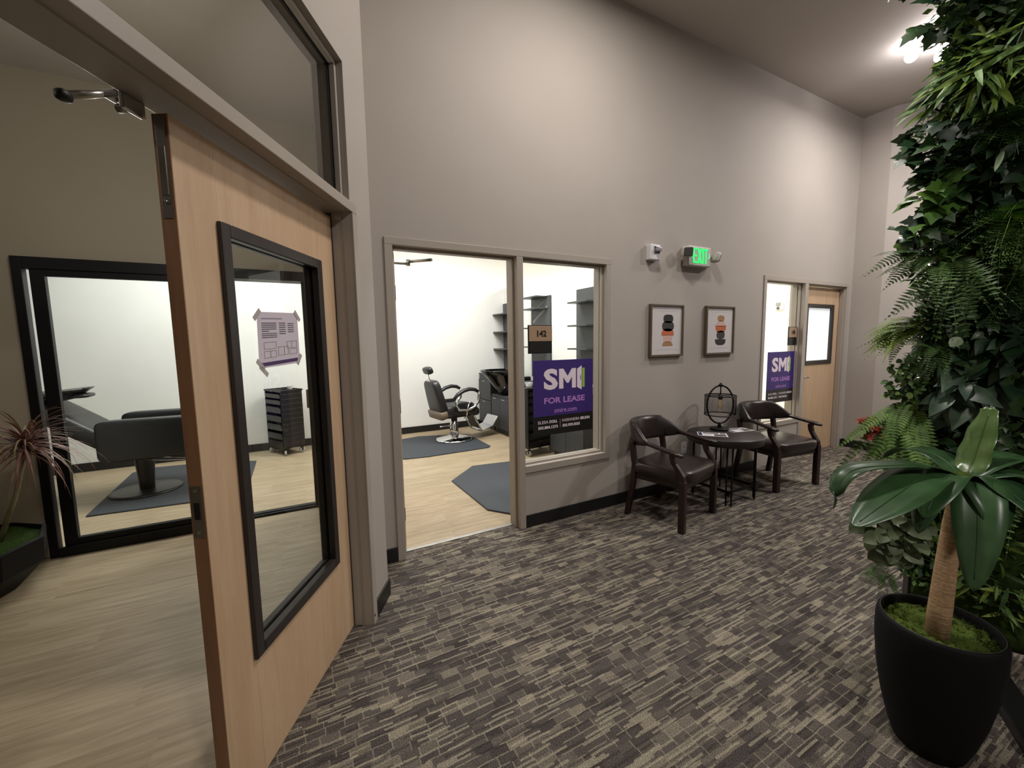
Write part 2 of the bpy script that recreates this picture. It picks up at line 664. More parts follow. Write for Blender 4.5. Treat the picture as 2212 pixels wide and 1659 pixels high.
# ------------------------------------------------------------------ walls
wb = MB()
y1 = YB + 0.15
wb.box(0.24, 0.56, YB, y1, 0, H)
wb.prism([(0.30, 2.495), (0.405, 2.43), (0.42, 2.78), (0.24, 2.78)], 0, H)
wb.box(0.56, 2.445, YB, y1, 2.184, H)
wb.box(1.58, 2.445, YB, y1, 0, 0.452)
wb.box(2.445, 4.637, YB, y1, 0, H)
wb.box(4.637, 6.49, YB, y1, 2.184, H)
wb.box(4.637, 5.50, YB, y1, 0, 0.452)
wb.box(6.49, 6.75, YB, y1, 0, H)
struct('wall_back', wb, M_wall, 'long taupe corridor wall with the pictures and the exit sign', 'wall')

wa = MB()
wa.box(-5, 0.157, 0, 0.15, 0, H)
wa.box(0.157, 2.036, 0, 0.15, 2.812, H)
wa.box(2.036, 2.30, 0, 0.15, 0, H)
struct('wall_left', wa, M_wall, 'slanted taupe wall around the wooden entrance door', 'wall', loc=PA, rotz=A60)

wr = MB().prism([(6.59, 2.78), (6.59, 2.47), (9.6, -2.743), (9.9, -2.6), (6.75, 2.85)], 0, H)
struct('wall_right', wr, M_wall, 'pale far end wall of the corridor with a slight bend', 'wall')
struct('wall_behind', MB().box(-5, 12, -6.1, -6, 0, H), M_wall, 'corridor wall behind the viewpoint', 'wall')

wl = MB()
wl.box(-5, -1.625, 4.09, 4.21, 0, HL + 0.9)
wl.box(-1.625, 0.255, 4.09, 4.21, 2.125, HL + 0.9)
wl.box(0.255, 0.42, 4.09, 4.21, 0, HL + 0.9)
wl.box(0.30, 0.42, 2.93, 4.09, 0, HL + 0.9)
wl.box(-4.6, -4.5, -3, 4.09, 0, HL + 0.9)
struct('wall_lobby', wl, M_lobby, 'dim grey lobby wall above and beside the black sliding glass door', 'wall')
struct('wall_salon_back', MB().box(-5, 3.55, 6.8, 6.9, 0, HL + 0.9), M_white, 'bright white back wall of the salon', 'wall')
ws = MB()
ws.box(3.47, 3.59, 2.93, 6.8, 0, 2.464)
ws.box(0.42, 0.43, 2.93, 4.21, 0, HL + 0.9)
ws.box(-5, 0.43, 4.211, 4.221, 2.125, HL + 0.9)
ws.box(-5, -1.625, 4.211, 4.221, 0, 2.125)
ws.box(0.43, 3.47, 2.931, 2.94, 2.184, HL + 0.9)
struct('wall_salon_right', ws, M_white, 'white partition wall of the salon behind the dark shelf panels', 'wall')
wsu = MB()
wsu.box(7.4, 7.5, 2.93, 6.9, 0, HL + 0.9)
wsu.box(3.55, 7.5, 6.8, 6.9, 0, HL + 0.9)
wsu.box(7.2, 7.4, 2.93, 3.86, 0, HL + 0.9, 1)
wsu.box(3.59, 7.4, 2.931, 2.94, 2.184, HL + 0.9)
struct('wall_suite', wsu, [M_white, M_cream], 'cream wall inside the lit suite behind the far window', 'wall')

# baseboards
struct('baseboard_back', MB().box(0.43, 0.558, YB - 0.012, YB, 0, 0.102).box(1.582, 4.635, YB - 0.012, YB, 0, 0.102).box(6.53, 6.59, YB - 0.012, YB, 0, 0.102), M_base,
       'black vinyl baseboard along the long corridor wall', 'baseboard', bevel=0.003)
struct('baseboard_left', MB().box(2.09, 2.312, -0.01, 0, 0, 0.102).box(2.30, 2.312, 0, 0.15, 0, 0.102), M_base,
       'short black baseboard beside the wooden entrance door', 'baseboard', loc=PA, rotz=A60, bevel=0.003)
struct('baseboard_right', MB().prism([(6.578, 2.78), (6.578, 2.465), (9.5, -2.597), (9.51, -2.59), (6.59, 2.47), (6.59, 2.78)], 0, 0.105), M_base,
       'black baseboard on the far end wall', 'baseboard')
struct('baseboard_salon', MB().box(-5, 3.47, 6.786, 6.8, 0, 0.105).box(3.456, 3.47, 2.94, 6.8, 0, 0.105), M_base,
       'black baseboard around the white salon', 'baseboard')

# ------------------------------------------------------------------ suite 142 frame and window
def frame_unit(name, label, x0, x1, xm0, xm1, win_left, lab_pane):
    t = thing(name, label, 'window', (0, 0, 0), kind='structure')
    f0, f1 = YB - 0.012, y1 + 0.012
    MB().box(x0, x0 + 0.052, f0, f1, 0 if not win_left else 0.452, 2.134).obj('jamb', M_trim, t, bevel=0.003)
    MB().box(x1 - 0.05, x1, f0, f1, 0.452 if not win_left else 0, 2.134).obj('jamb', M_trim, t, bevel=0.003)
    MB().box(x0, x1, f0, f1, 2.134, 2.184).obj('head', M_trim, t, bevel=0.003)
    MB().box(xm0, xm1, f0, f1, 0, 2.134).obj('mullion', M_trim, t, bevel=0.003)
    wx0, wx1 = (x0 + 0.052, xm0) if win_left else (xm1, x1 - 0.05)
    gx0, gx1 = (x0 + 0.052, xm0) if win_left else (xm1, x1 - 0.05)
    MB().box(wx0, wx1, f0, f1, 0.452, 0.508).obj('sill', M_trim, t, bevel=0.003)
    st = MB()
    for (ya, yb) in ((2.815, 2.842), (2.85, 2.90)):
        st.box(gx0, gx0 + 0.016, ya, yb, 0.508, 2.134).box(gx1 - 0.016, gx1, ya, yb, 0.508, 2.134)
        st.box(gx0 + 0.016, gx1 - 0.016, ya, yb, 2.118, 2.134).box(gx0 + 0.016, gx1 - 0.016, ya, yb, 0.508, 0.524)
    st.obj('glazing_bead', M_trim, t, bevel=0.002)
    MB().box(gx0 + 0.002, gx1 - 0.002, 2.8435, 2.8485, 0.51, 2.132).obj('pane', M_glass, t)
    dx0, dx1 = (xm1, x1 - 0.05) if win_left else (x0 + 0.052, xm0)
    ds = MB()
    ya, yb = (2.79, 2.84) if win_left else (2.82, 2.88)
    ds.box(dx0, dx0 + 0.016, ya, yb, 0, 2.134).box(dx1 - 0.016, dx1, ya, yb, 0, 2.134).box(dx0 + 0.016, dx1 - 0.016, ya, yb, 2.118, 2.134)
    ds.obj('door_stop', M_trim, t, bevel=0.002)
    return t


frame_unit('window_1', 'taupe metal door and window frame of suite 142', 0.56, 2.445, 1.525, 1.58, False, '')
frame_unit('window_2', 'taupe metal frame with window left and closed door right at corridor end', 4.637, 6.49, 5.46, 5.53, True, '')

# open door leaf of 142 seen edge on
d3 = thing('door_3', 'open maple door leaf seen edge-on at the left jamb of suite 142', 'door', (0, 0, 0), kind='structure')
MB().box(0.618, 0.660, 2.952, 3.86, 0.008, 2.12).obj('leaf', M_maple, d3, bevel=0.002)
for z in (0.25, 1.05, 1.85):
    MB().tube([(0.613, 2.947, z - 0.055), (0.613, 2.947, z + 0.055)], 0.0075, 8).box(0.612, 0.662, 2.949, 2.952, z - 0.05, z + 0.05).obj('hinge', M_satin, d3)
# its overhead closer arm
ca = thing('door_closer', 'thin grey closer arm under the head of the open 142 doorway', 'closer', (0, 0, 0))
MB().tube([(0.92, 2.93, 2.09), (0.80, 3.12, 2.10)], 0.011, 6).obj('forearm', M_satin, ca)
MB().tube([(0.80, 3.12, 2.115), (0.80, 3.12, 2.07)], 0.016, 8).obj('pivot', M_satin, ca)
MB().tube([(0.80, 3.12, 2.085), (0.66, 3.10, 2.08)], 0.009, 6).obj('main_arm', M_satin, ca)

# closed door of the far suite
d4 = thing('door_4', 'closed maple door with a black framed half window at the corridor end', 'door', (0, 0, 0), kind='structure')
dl = MB()
X0, X1, Y0, Y1 = 5.533, 6.437, 2.845, 2.89
lx0, lx1, lz0, lz1 = 5.66, 6.28, 1.166, 1.888
dl.box(X0, lx0, Y0, Y1, 0.006, 2.115).box(lx1, X1, Y0, Y1, 0.006, 2.115).box(lx0, lx1, Y0, Y1, 0.006, lz0).box(lx0, lx1, Y0, Y1, lz1, 2.115)
dl.obj('leaf', M_maple, d4)
fr = MB()
for (p, q, r_, s_) in ((lx0 - 0.02, lx0 + 0.03, lz0 - 0.02, lz1 + 0.02), (lx1 - 0.03, lx1 + 0.02, lz0 - 0.02, lz1 + 0.02)):
    fr.box(p, q, Y0 - 0.012, Y1 + 0.012, r_, s_)
fr.box(lx0 + 0.03, lx1 - 0.03, Y0 - 0.012, Y1 + 0.012, lz0 - 0.02, lz0 + 0.03).box(lx0 + 0.03, lx1 - 0.03, Y0 - 0.012, Y1 + 0.012, lz1 - 0.03, lz1 + 0.02)
fr.obj('window_frame', M_litefr, d4, bevel=0.003)
M_litpane = simple('lit_pane_glow', srgb(238, 242, 240), 0.5, emit=(0.92, 0.97, 1.0, 1), estr=0.55)  # pane emission stands in for the white light of the suite behind
MB().box(lx0 + 0.03, lx1 - 0.03, Y0 + 0.018, Y0 + 0.024, lz0 + 0.03, lz1 - 0.03).obj('pane', M_litpane, d4)
lv = MB().tube([(5.60, Y0 - 0.045, 0.99), (5.70, Y0 - 0.045, 0.99)], 0.008, 6).tube([(5.60, Y0, 0.99), (5.60, Y0 - 0.045, 0.99)], 0.008, 6)
lv.lathe([(0.024, 0), (0.024, 0.008)], 14, (5.60, Y0, 0.99), ax=R(PI / 2, 'X'))
lv.obj('lever_handle', M_satin, d4)
struct('trim_2', MB().box(5.53, 6.44, 2.86, 2.90, -0.002, 0.004), M_base, 'dark threshold under the closed far door', 'threshold')

# ------------------------------------------------------------------ entrance: slanted frame, transom, door
fa = thing('trim_3', 'taupe metal frame of the double entrance door with a pale header bar', 'door frame', PA, A60, kind='structure')
MB().box(0.157, 2.087, -0.012, 0.162, 2.134, 2.181).obj('header', M_trim, fa, bevel=0.003)
MB().box(2.037, 2.087, -0.012, 0.162, 0, 2.134).obj('jamb', M_trim, fa, bevel=0.003)
MB().box(0.157, 0.207, -0.012, 0.162, 0, 2.134).obj('jamb', M_trim, fa, bevel=0.003)
bd = MB().box(2.032, 2.037, 0.043, 0.049, 0, 2.129).box(0.207, 2.032, 0.043, 0.049, 2.129, 2.134)
bd.obj('stop_bead', M_trim, fa)
MB().box(2.0315, 2.0365, 0.094, 0.139, 0.0, 2.13).obj('seal', M_base, fa)
MB().box(2.042, 2.05, 0.043 - 0.057, -0.012, 0.045, 0.058).obj('screw', M_base, fa)

tw = thing('window_3', 'tall clear transom window above the wooden entrance door', 'window', PA, A60, kind='structure')
fr = MB()
fr.box(2.016, 2.036, 0.03, 0.056, 2.181, 2.812).box(0.157, 0.177, 0.03, 0.056, 2.181, 2.812).box(0.177, 2.016, 0.03, 0.056, 2.792, 2.812).box(0.177, 2.016, 0.03, 0.056, 2.181, 2.196)
fr.obj('glazing_bead', M_trim, tw, bevel=0.002)
fr = MB()
fr.box(2.012, 2.036, 0.068, 0.135, 2.181, 2.812).box(0.157, 0.181, 0.068, 0.135, 2.181, 2.812).box(0.181, 2.012, 0.068, 0.135, 2.786, 2.812).box(0.181, 2.012, 0.068, 0.135, 2.181, 2.20)
fr.obj('frame', simple('shaded_trim', srgb(84, 76, 68), 0.5), tw, bevel=0.002)  # trim darkened in colour to stand in for shade in the reveal
MB().box(2.008, 2.036, 0.058, 0.067, 2.181, 2.812).box(0.181, 2.008, 0.058, 0.067, 2.79, 2.812).obj('gasket', M_base, tw)
MB().box(0.16, 2.03, 0.060, 0.065, 2.185, 2.808).obj('pane', glass_mat('transom_glass', (0.93, 0.93, 0.9, 1), 1.4), tw)

d1 = thing('door_1', 'large maple entrance door with a tall black framed glass panel', 'door', PA, A60, kind='structure')
Y0, Y1 = 0.095, 0.139
lf = MB()
lf.box(1.121, 1.275, Y0, Y1, 0.006, 2.112).box(1.880, 2.030, Y0, Y1, 0.006, 2.112).box(1.275, 1.880, Y0, Y1, 0.006, 0.446).box(1.275, 1.880, Y0, Y1, 1.870, 2.112)
lf.obj('leaf', M_maple, d1, bevel=0.0015)
MB().box(1.1195, 1.121, Y0 + 0.001, Y1 - 0.001, 0.006, 2.112).obj('edge_band', M_maple_edge, d1)
fr = MB()
o0, o1, p0, p1 = 1.265, 1.890, 0.436, 1.880
wd = 0.042
fr.box(o0, o0 + wd, Y0 - 0.014, Y0 + 0.016, p0, p1).box(o1 - wd, o1, Y0 - 0.014, Y0 + 0.016, p0, p1)
fr.box(o0 + wd, o1 - wd, Y0 - 0.014, Y0 + 0.016, p0, p0 + wd).box(o0 + wd, o1 - wd, Y0 - 0.014, Y0 + 0.016, p1 - wd, p1)
fr.obj('glass_frame', M_litefr, d1, bevel=0.004)
fr = MB()
fr.box(o0, o0 + wd, Y1 - 0.016, Y1 + 0.012, p0, p1).box(o1 - wd, o1, Y1 - 0.016, Y1 + 0.012, p0, p1)
fr.box(o0 + wd, o1 - wd, Y1 - 0.016, Y1 + 0.012, p0, p0 + wd).box(o0 + wd, o1 - wd, Y1 - 0.016, Y1 + 0.012, p1 - wd, p1)
fr.obj('rear_glass_frame', M_litefr, d1, bevel=0.004)
MB().box(o0 + 0.02, o1 - 0.02, Y0 + 0.0185, Y0 + 0.0245, p0 + 0.02, p1 - 0.02).obj('pane', M_glass, d1)
fb = MB().box(1.1165, 1.1197, Y0 + 0.008, Y1 - 0.010, 1.845, 2.105)
fbo = fb.obj('flush_bolt', M_satin, d1, bevel=0.001)
MB().box(1.1135, 1.1167, Y0 + 0.012, Y1 - 0.014, 1.905, 2.03).obj('bolt_lever', M_chrome, fbo, bevel=0.001)
MB().lathe([(0.006, 0), (0.006, 0.004), (0.0, 0.005)], 10, (1.1165, (Y0 + Y1) / 2, 1.888), ax=R(-PI / 2, 'Y')).obj('screw', M_satin, fbo)
sp = MB().box(1.1165, 1.1197, Y0 + 0.004, Y1 - 0.006, 0.945, 1.10).obj('strike_plate', M_satin, d1, bevel=0.001)
MB().box(1.1158, 1.1166, Y0 + 0.013, Y1 - 0.014, 1.00, 1.05).obj('bolt_hole', M_base, sp)
for z in (0.96, 1.085):
    MB().lathe([(0.0045, 0), (0.0045, 0.002)], 8, (1.1165, (Y0 + Y1) / 2, z), ax=R(-PI / 2, 'Y')).obj('screw', M_chrome, sp)

# overhead hardware behind the header
arm = thing('overhead_stop', 'dark grey overhead door stop arm hanging inside the lobby header', 'door stop', PA, A60)
MB().tube([(1.165, 0.25, 2.194), (1.015, 0.25, 2.104)], [0.010, 0.010], 8).box(1.15, 1.18, 0.15, 0.26, 2.186, 2.215).obj('arm', M_satin, arm)
MB().superq(T(1.008, 0.25, 2.099), (0.016, 0.013, 0.013), 0.6, 0.6, 12, 8).obj('roller', M_base, arm)
cb = thing('strike_bracket', 'small grey strike bracket under the header by the door edge', 'bracket', PA, A60)
MB().box(1.055, 1.118, 0.150, 0.162, 2.095, 2.134).box(1.055, 1.118, 0.162, 0.20, 2.120, 2.134).obj('plate', M_satin, cb, bevel=0.003)
MB().tube([(1.085, 0.165, 2.108), (1.085, 0.192, 2.108)], 0.011, 10).obj('roller', M_satin, cb)

# poster taped to the door glass (reads from the corridor)
po = thing('taped_poster', 'white floor plan poster taped to the glass of the entrance door', 'poster', PA, A60)
py = Y0 + 0.0178
MB().add([(1.447, py, 1.620), (1.709, py, 1.632), (1.708, py, 1.426), (1.440, py, 1.417)], [(3, 2, 1, 0)]).obj('sheet', simple('poster_paper', srgb(206, 196, 208), 0.7), po)
SL = lambda u, v: (1.447 + 0.262 * u - 0.006 * v, 1.620 + 0.012 * u - 0.204 * v)
M_ink = simple('grey_ink', srgb(92, 88, 98), 0.7)
M_ink2 = simple('pale_ink', srgb(150, 144, 154), 0.7)
M_plum = simple('plum_ink', srgb(72, 44, 92), 0.6)
M_olive = simple('olive_ink', srgb(146, 142, 118), 0.7)


def ink(u0, u1, v0, v1, m, nm='print'):
    q = [SL(u0, v1), SL(u1, v1), SL(u1, v0), SL(u0, v0)]
    return flat(q, py - 0.0008, m, po, nm, 0.0004)


def strips(rects, m, nm):
    b = MB()
    for (u0, u1, v0, v1) in rects:
        b.prism([SL(u0, v1), SL(u1, v1), SL(u1, v0), SL(u0, v0)], py - 0.0008, py - 0.0004, 'y')
    return b.obj(nm, m, po)


strips([(0.09, 0.58, 0.105, 0.125)], M_ink2, 'heading')
strips([(0.09, 0.43, 0.19 + 0.036 * i, 0.205 + 0.036 * i) for i in range(4)] + [(0.09, 0.25, 0.335, 0.35)] + [(0.09, 0.44, 0.38 + 0.034 * i, 0.394 + 0.034 * i) for i in range(3)], M_ink, 'paragraph')
strips([(0.5, 0.66, 0.19 + 0.04 * i, 0.206 + 0.04 * i) for i in range(6)] + [(0.72, 0.88, 0.2 + 0.04 * i, 0.216 + 0.04 * i) for i in range(5)], M_ink, 'list')
pl = []
for (u0, u1, v0, v1) in ((0.12, 0.40, 0.54, 0.66), (0.12, 0.26, 0.70, 0.82), (0.26, 0.40, 0.70, 0.82), (0.45, 0.60, 0.64, 0.80), (0.60, 0.70, 0.64, 0.80), (0.68, 0.80, 0.55, 0.68), (0.80, 0.94, 0.55, 0.68), (0.74, 0.94, 0.70, 0.80)):
    k = 0.007
    pl += [(u0, u1, v0, v0 + k), (u0, u1, v1, v1 + k), (u0, u0 + k, v0, v1), (u1, u1 + k, v0, v1)]
strips(pl, M_olive, 'floor_plan')
strips([(0.055, 0.95, 0.90, 0.965)], M_plum, 'footer_band')
M_tape = simple('masking_tape', srgb(176, 168, 164), 0.6)
for (u, v, r_) in ((0.0, 0.05, 0.75), (0.99, 0.06, -0.8), (0.02, 0.93, -0.7), (0.09, 1.05, -0.7), (0.99, 0.94, 0.9)):
    x, z = SL(u, v)
    c, s_ = math.cos(r_), math.sin(r_)
    q = [(x + c * a - s_ * b, z + s_ * a + c * b) for a, b in ((-0.026, -0.009), (0.026, -0.009), (0.026, 0.009), (-0.026, 0.009))]
    flat(q, py - 0.0016, M_tape, po, 'tape', 0.0006)

# ------------------------------------------------------------------ black sliding glass door between lobby and salon
sd = thing('door_2', 'black aluminium sliding glass door standing part open at the back of the lobby', 'sliding door', (0, 0, 0), kind='structure')
f0, f1 = 4.05, 4.23
MB().box(-1.625, -1.575, f0, 4.115, 0, 2.125).obj('jamb', M_blackal, sd, bevel=0.003)
MB().box(0.185, 0.255, f0, f1, 0, 2.125).obj('jamb', M_blackal, sd, bevel=0.003)
MB().box(-1.575, 0.185, f0, f1, 2.045, 2.125).obj('head', M_blackal, sd, bevel=0.003)
MB().box(-1.575, 0.185, 4.12, f1, 0.0, 0.018).box(-1.575, 0.185, 4.15, 4.16, 0.018, 0.026).obj('track', M_blackal, sd, bevel=0.002)
g0, g1 = 4.062, 4.105
MB().box(-1.545, -1.472, g0, g1, 0.012, 2.044).obj('stile', M_blackal, sd, bevel=0.003)
MB().box(-0.80, -0.73, g0, g1, 0.012, 2.044).obj('stile', M_blackal, sd, bevel=0.003)
MB().box(-1.472, -0.80, g0, g1, 0.012, 0.118).box(-1.575, -0.73, 4.04, 4.062, 0.0, 0.07).obj('bottom_rail', M_blackal, sd, bevel=0.003)
MB().box(-1.472, -0.80, g0, g1, 2.0, 2.044).obj('top_rail', M_blackal, sd, bevel=0.003)
MB().box(-1.474, -0.798, 4.08, 4.086, 0.11, 2.01).obj('pane', M_glass, sd)
MB().box(0.105, 0.185, 4.13, 4.17, 0.02, 2.044).obj('stile', M_blackal, sd, bevel=0.003)
MB().box(0.088, 0.104, 4.125, 4.15, 0.93, 1.10).obj('pull_handle', M_satin, sd, bevel=0.003)

# ------------------------------------------------------------------ lobby planter and dracaena
pt = thing('planter', 'low black tapered planter tub with moss standing at the left lobby wall', 'planter', (-1.90, 3.64, 0))
MB().lathe([(0.27, 0.0), (0.29, 0.02), (0.415, 0.16), (0.425, 0.31), (0.405, 0.315), (0.395, 0.26)], 10, smooth=False, caps=False).obj('tub', simple('black_tub', srgb(11, 11, 12), 0.6, spec=0.25), pt)
ms = MB()
rnd = random.Random(3)
nr, na = 6, 20
vs = [(0, 0, 0.30)]
for i in range(1, nr + 1):
    for j in range(na):
        a = 2 * PI * j / na
        r = 0.398 * i / nr
        vs.append((r * math.cos(a), r * math.sin(a), 0.29 + 0.03 * rnd.random() - 0.02 * (i / nr) ** 2))
fs = [(0, 1 + j, 1 + (j + 1) % na) for j in range(na)]
for i in range(nr - 1):
    for j in range(na):
        a = 1 + i * na
        fs.append((a + j, a + na + j, a + na + (j + 1) % na, a + (j + 1) % na))
MB().add(vs, fs, 0, True).obj('moss', leaf_mat('planter_moss', srgb(26, 38, 14), srgb(56, 74, 30), 0.9, 60, 0.1), pt)  # darker green moss colour for this planter


def strip_leaf(mb, base, az, elev, length, width, droop, n=7, mi=0, twist=0.0):
    """arching strap leaf: starts at base, heading az, elevation elev, droops along its length"""
    p = Vector(base)
    e = elev
    L, Rr = [], []
    for i in range(n + 1):
        t = i / n
        wd = width * (0.35 + 0.65 * math.sin(PI * min(1, t * 1.15 + 0.12))) * (1 - t ** 3) * 0.5 + 0.0004
        d = Vector((math.cos(az) * math.cos(e), math.sin(az) * math.cos(e), math.sin(e)))
        sd_ = Vector((-math.sin(az), math.cos(az), 0))
        up = sd_.cross(d)
        sv = sd_ * math.cos(twist) + up * math.sin(twist)
        L.append(p + sv * wd - up * wd * 0.25)
        Rr.append(p - sv * wd - up * wd * 0.25)
        p = p + d * (length / n)
        e -= droop / n
    vs = []
    for a, b in zip(L, Rr):
        vs += [a, (a + b) / 2 + Vector((0, 0, width * 0.08)), b]
    fs = []
    for i in range(n):
        for k in (0, 1):
            a = i * 3 + k
            fs.append((a, a + 1, a + 4, a + 3))
    mb.add(vs, fs, mi, True)


dr = thing('dracaena', 'red margined dragon tree with an arching mop of thin leaves in the lobby planter', 'plant', (-1.90, 3.64, 0.285))
MB().tube([(0.20, 0.06, 0.0), (0.29, 0.08, 0.28), (0.36, 0.10, 0.585)], [0.016, 0.013, 0.012], 8).obj('stem', simple('grey_stem', srgb(134, 126, 96), 0.8, var=0.2), dr)
MB().tube([(0.20, 0.06, 0.0), (0.05, -0.02, 0.10), (-0.06, -0.10, 0.2), (-0.12, -0.14, 0.34)], [0.012, 0.012, 0.01, 0.009], 8).obj('stem', simple('grey_stem', srgb(134, 126, 96)), dr)
lm = MB()
rnd = random.Random(11)
for i in range(190):
    az = rnd.uniform(0, 2 * PI)
    el = rnd.uniform(-0.3, 1.45)
    strip_leaf(lm, (0.36 + rnd.uniform(-.012, .012), 0.10 + rnd.uniform(-.012, .012), 0.585 + rnd.uniform(-0.03, 0.05)), az, el, rnd.uniform(0.30, 0.46) * (0.55 if math.sin(az) > 0.3 else 1), 0.012, rnd.uniform(0.9, 2.0), 7, 1 if rnd.random() < 0.28 else 0)
for i in range(50):
    az = rnd.uniform(0, 2 * PI)
    strip_leaf(lm, (-0.12, -0.14, 0.34 + rnd.uniform(-0.02, 0.03)), az, rnd.uniform(-0.2, 1.4), rnd.uniform(0.25, 0.4), 0.012, rnd.uniform(0.9, 1.9), 6, 1 if rnd.random() < 0.3 else 0)
M_drac = leaf_mat('dracaena_leaf', srgb(132, 92, 86), srgb(184, 148, 134), 0.5)
M_drac2 = leaf_mat('dracaena_leaf_green', srgb(128, 116, 84), srgb(186, 170, 130), 0.5)
o = lm.obj('leaves', [M_drac, M_drac2], dr)
o['kind'] = 'stuff'

# ------------------------------------------------------------------ salon, lobby side: mat, shampoo chair, basin, trolley
tag(MB().prism([(-1.722, 4.929), (-0.95, 4.86), (-0.5, 5.15), (-0.5, 6.20), (-1.0, 6.44), (-1.6, 6.52), (-1.78, 6.38)], -0.003, 0.012).obj('floor_mat', M_darkrub, bevel=0.006),
    'dark rubber anti fatigue mat under the reclining shampoo chair', 'mat', 'rubber salon mats')

sc = thing('shampoo_chair', 'black boxy reclining shampoo chair seen through the sliding glass', 'chair', (-1.43, 5.52, 0.012), math.radians(-3))
# local: chair faces +x, reclines towards -x
MB().lathe([(0.30, 0.0), (0.30, 0.012), (0.27, 0.02), (0.05, 0.026)], 36).obj('base_plate', M_blackplastic, sc)
MB().lathe([(0.062, 0.02), (0.066, 0.1), (0.085, 0.36), (0.09, 0.40)], 20).obj('column', M_blackplastic, sc)
for y in (-0.30, 0.30):
    MB().superq(T(0.16, y, 0.60), (0.40, 0.062, 0.20), 0.22, 0.22, 28, 14).obj('armrest', M_leather, sc)
MB().superq(T(0.20, 0, 0.53), (0.34, 0.25, 0.11), 0.35, 0.3, 24, 12).obj('seat', M_leather, sc)
MB().superq(T(-0.42, 0, 0.72) @ R(math.radians(38), 'Y'), (0.44, 0.25, 0.085), 0.4, 0.35, 28, 12).obj('backrest', M_leather, sc)
MB().superq(T(-0.73, 0, 0.905) @ R(math.radians(14), 'Y'), (0.13, 0.18, 0.055), 0.6, 0.5, 20, 10).obj('neck_cushion', M_leather, sc)
MB().tube([(0.02, -0.1, 0.37), (0.25, -0.12, 0.35), (0.36, -0.12, 0.33), (0.40, -0.10, 0.31), (0.36, -0.08, 0.30), (0.2, -0.07, 0.31), (0.02, -0.07, 0.34)], 0.009, 8).obj('pump_lever', M_chrome, sc)
MB().tube([(0.42, -0.2, 0.45), (0.62, -0.2, 0.20), (0.62, 0.2, 0.20), (0.42, 0.2, 0.45)], 0.011, 8).obj('footrest', M_chrome, sc)

bw = thing('shampoo_unit', 'glossy black shampoo bowl on a grey pedestal behind the reclining chair', 'basin', (-2.10, 5.50, 0))
bwl = MB()
prof = [(0.06, 0.99), (0.12, 0.995), (0.20, 1.015), (0.27, 1.05), (0.31, 1.08), (0.30, 1.086), (0.24, 1.06), (0.16, 1.03), (0.0, 1.02)]
bwl.lathe(prof, 28)
bwl.xf(Matrix.Diagonal((1.15, 0.85, 1, 1)))
bwl.v = [(x, y, z + 0.12 * max(0, x) * (1 if z > 1.02 else 0.3)) for x, y, z in bwl.v]
bwl.obj('bowl', M_gloss, bw)
MB().box(-0.52, -0.24, -0.17, 0.17, 0, 0.99).box(-0.30, 0.06, -0.06, 0.06, 0.97, 1.0).obj('pedestal', M_cabinet, bw, bevel=0.02)
MB().tube([(-0.30, 0, 1.04), (-0.30, 0, 1.16), (-0.18, 0, 1.18), (-0.12, 0, 1.12)], 0.011, 8).obj('faucet', M_chrome, bw)
rest = MB().superq(T(0.26, 0, 1.045), (0.08, 0.12, 0.022), 0.6, 0.5, 20, 8)
rest.obj('neck_rest', M_leather, bw)


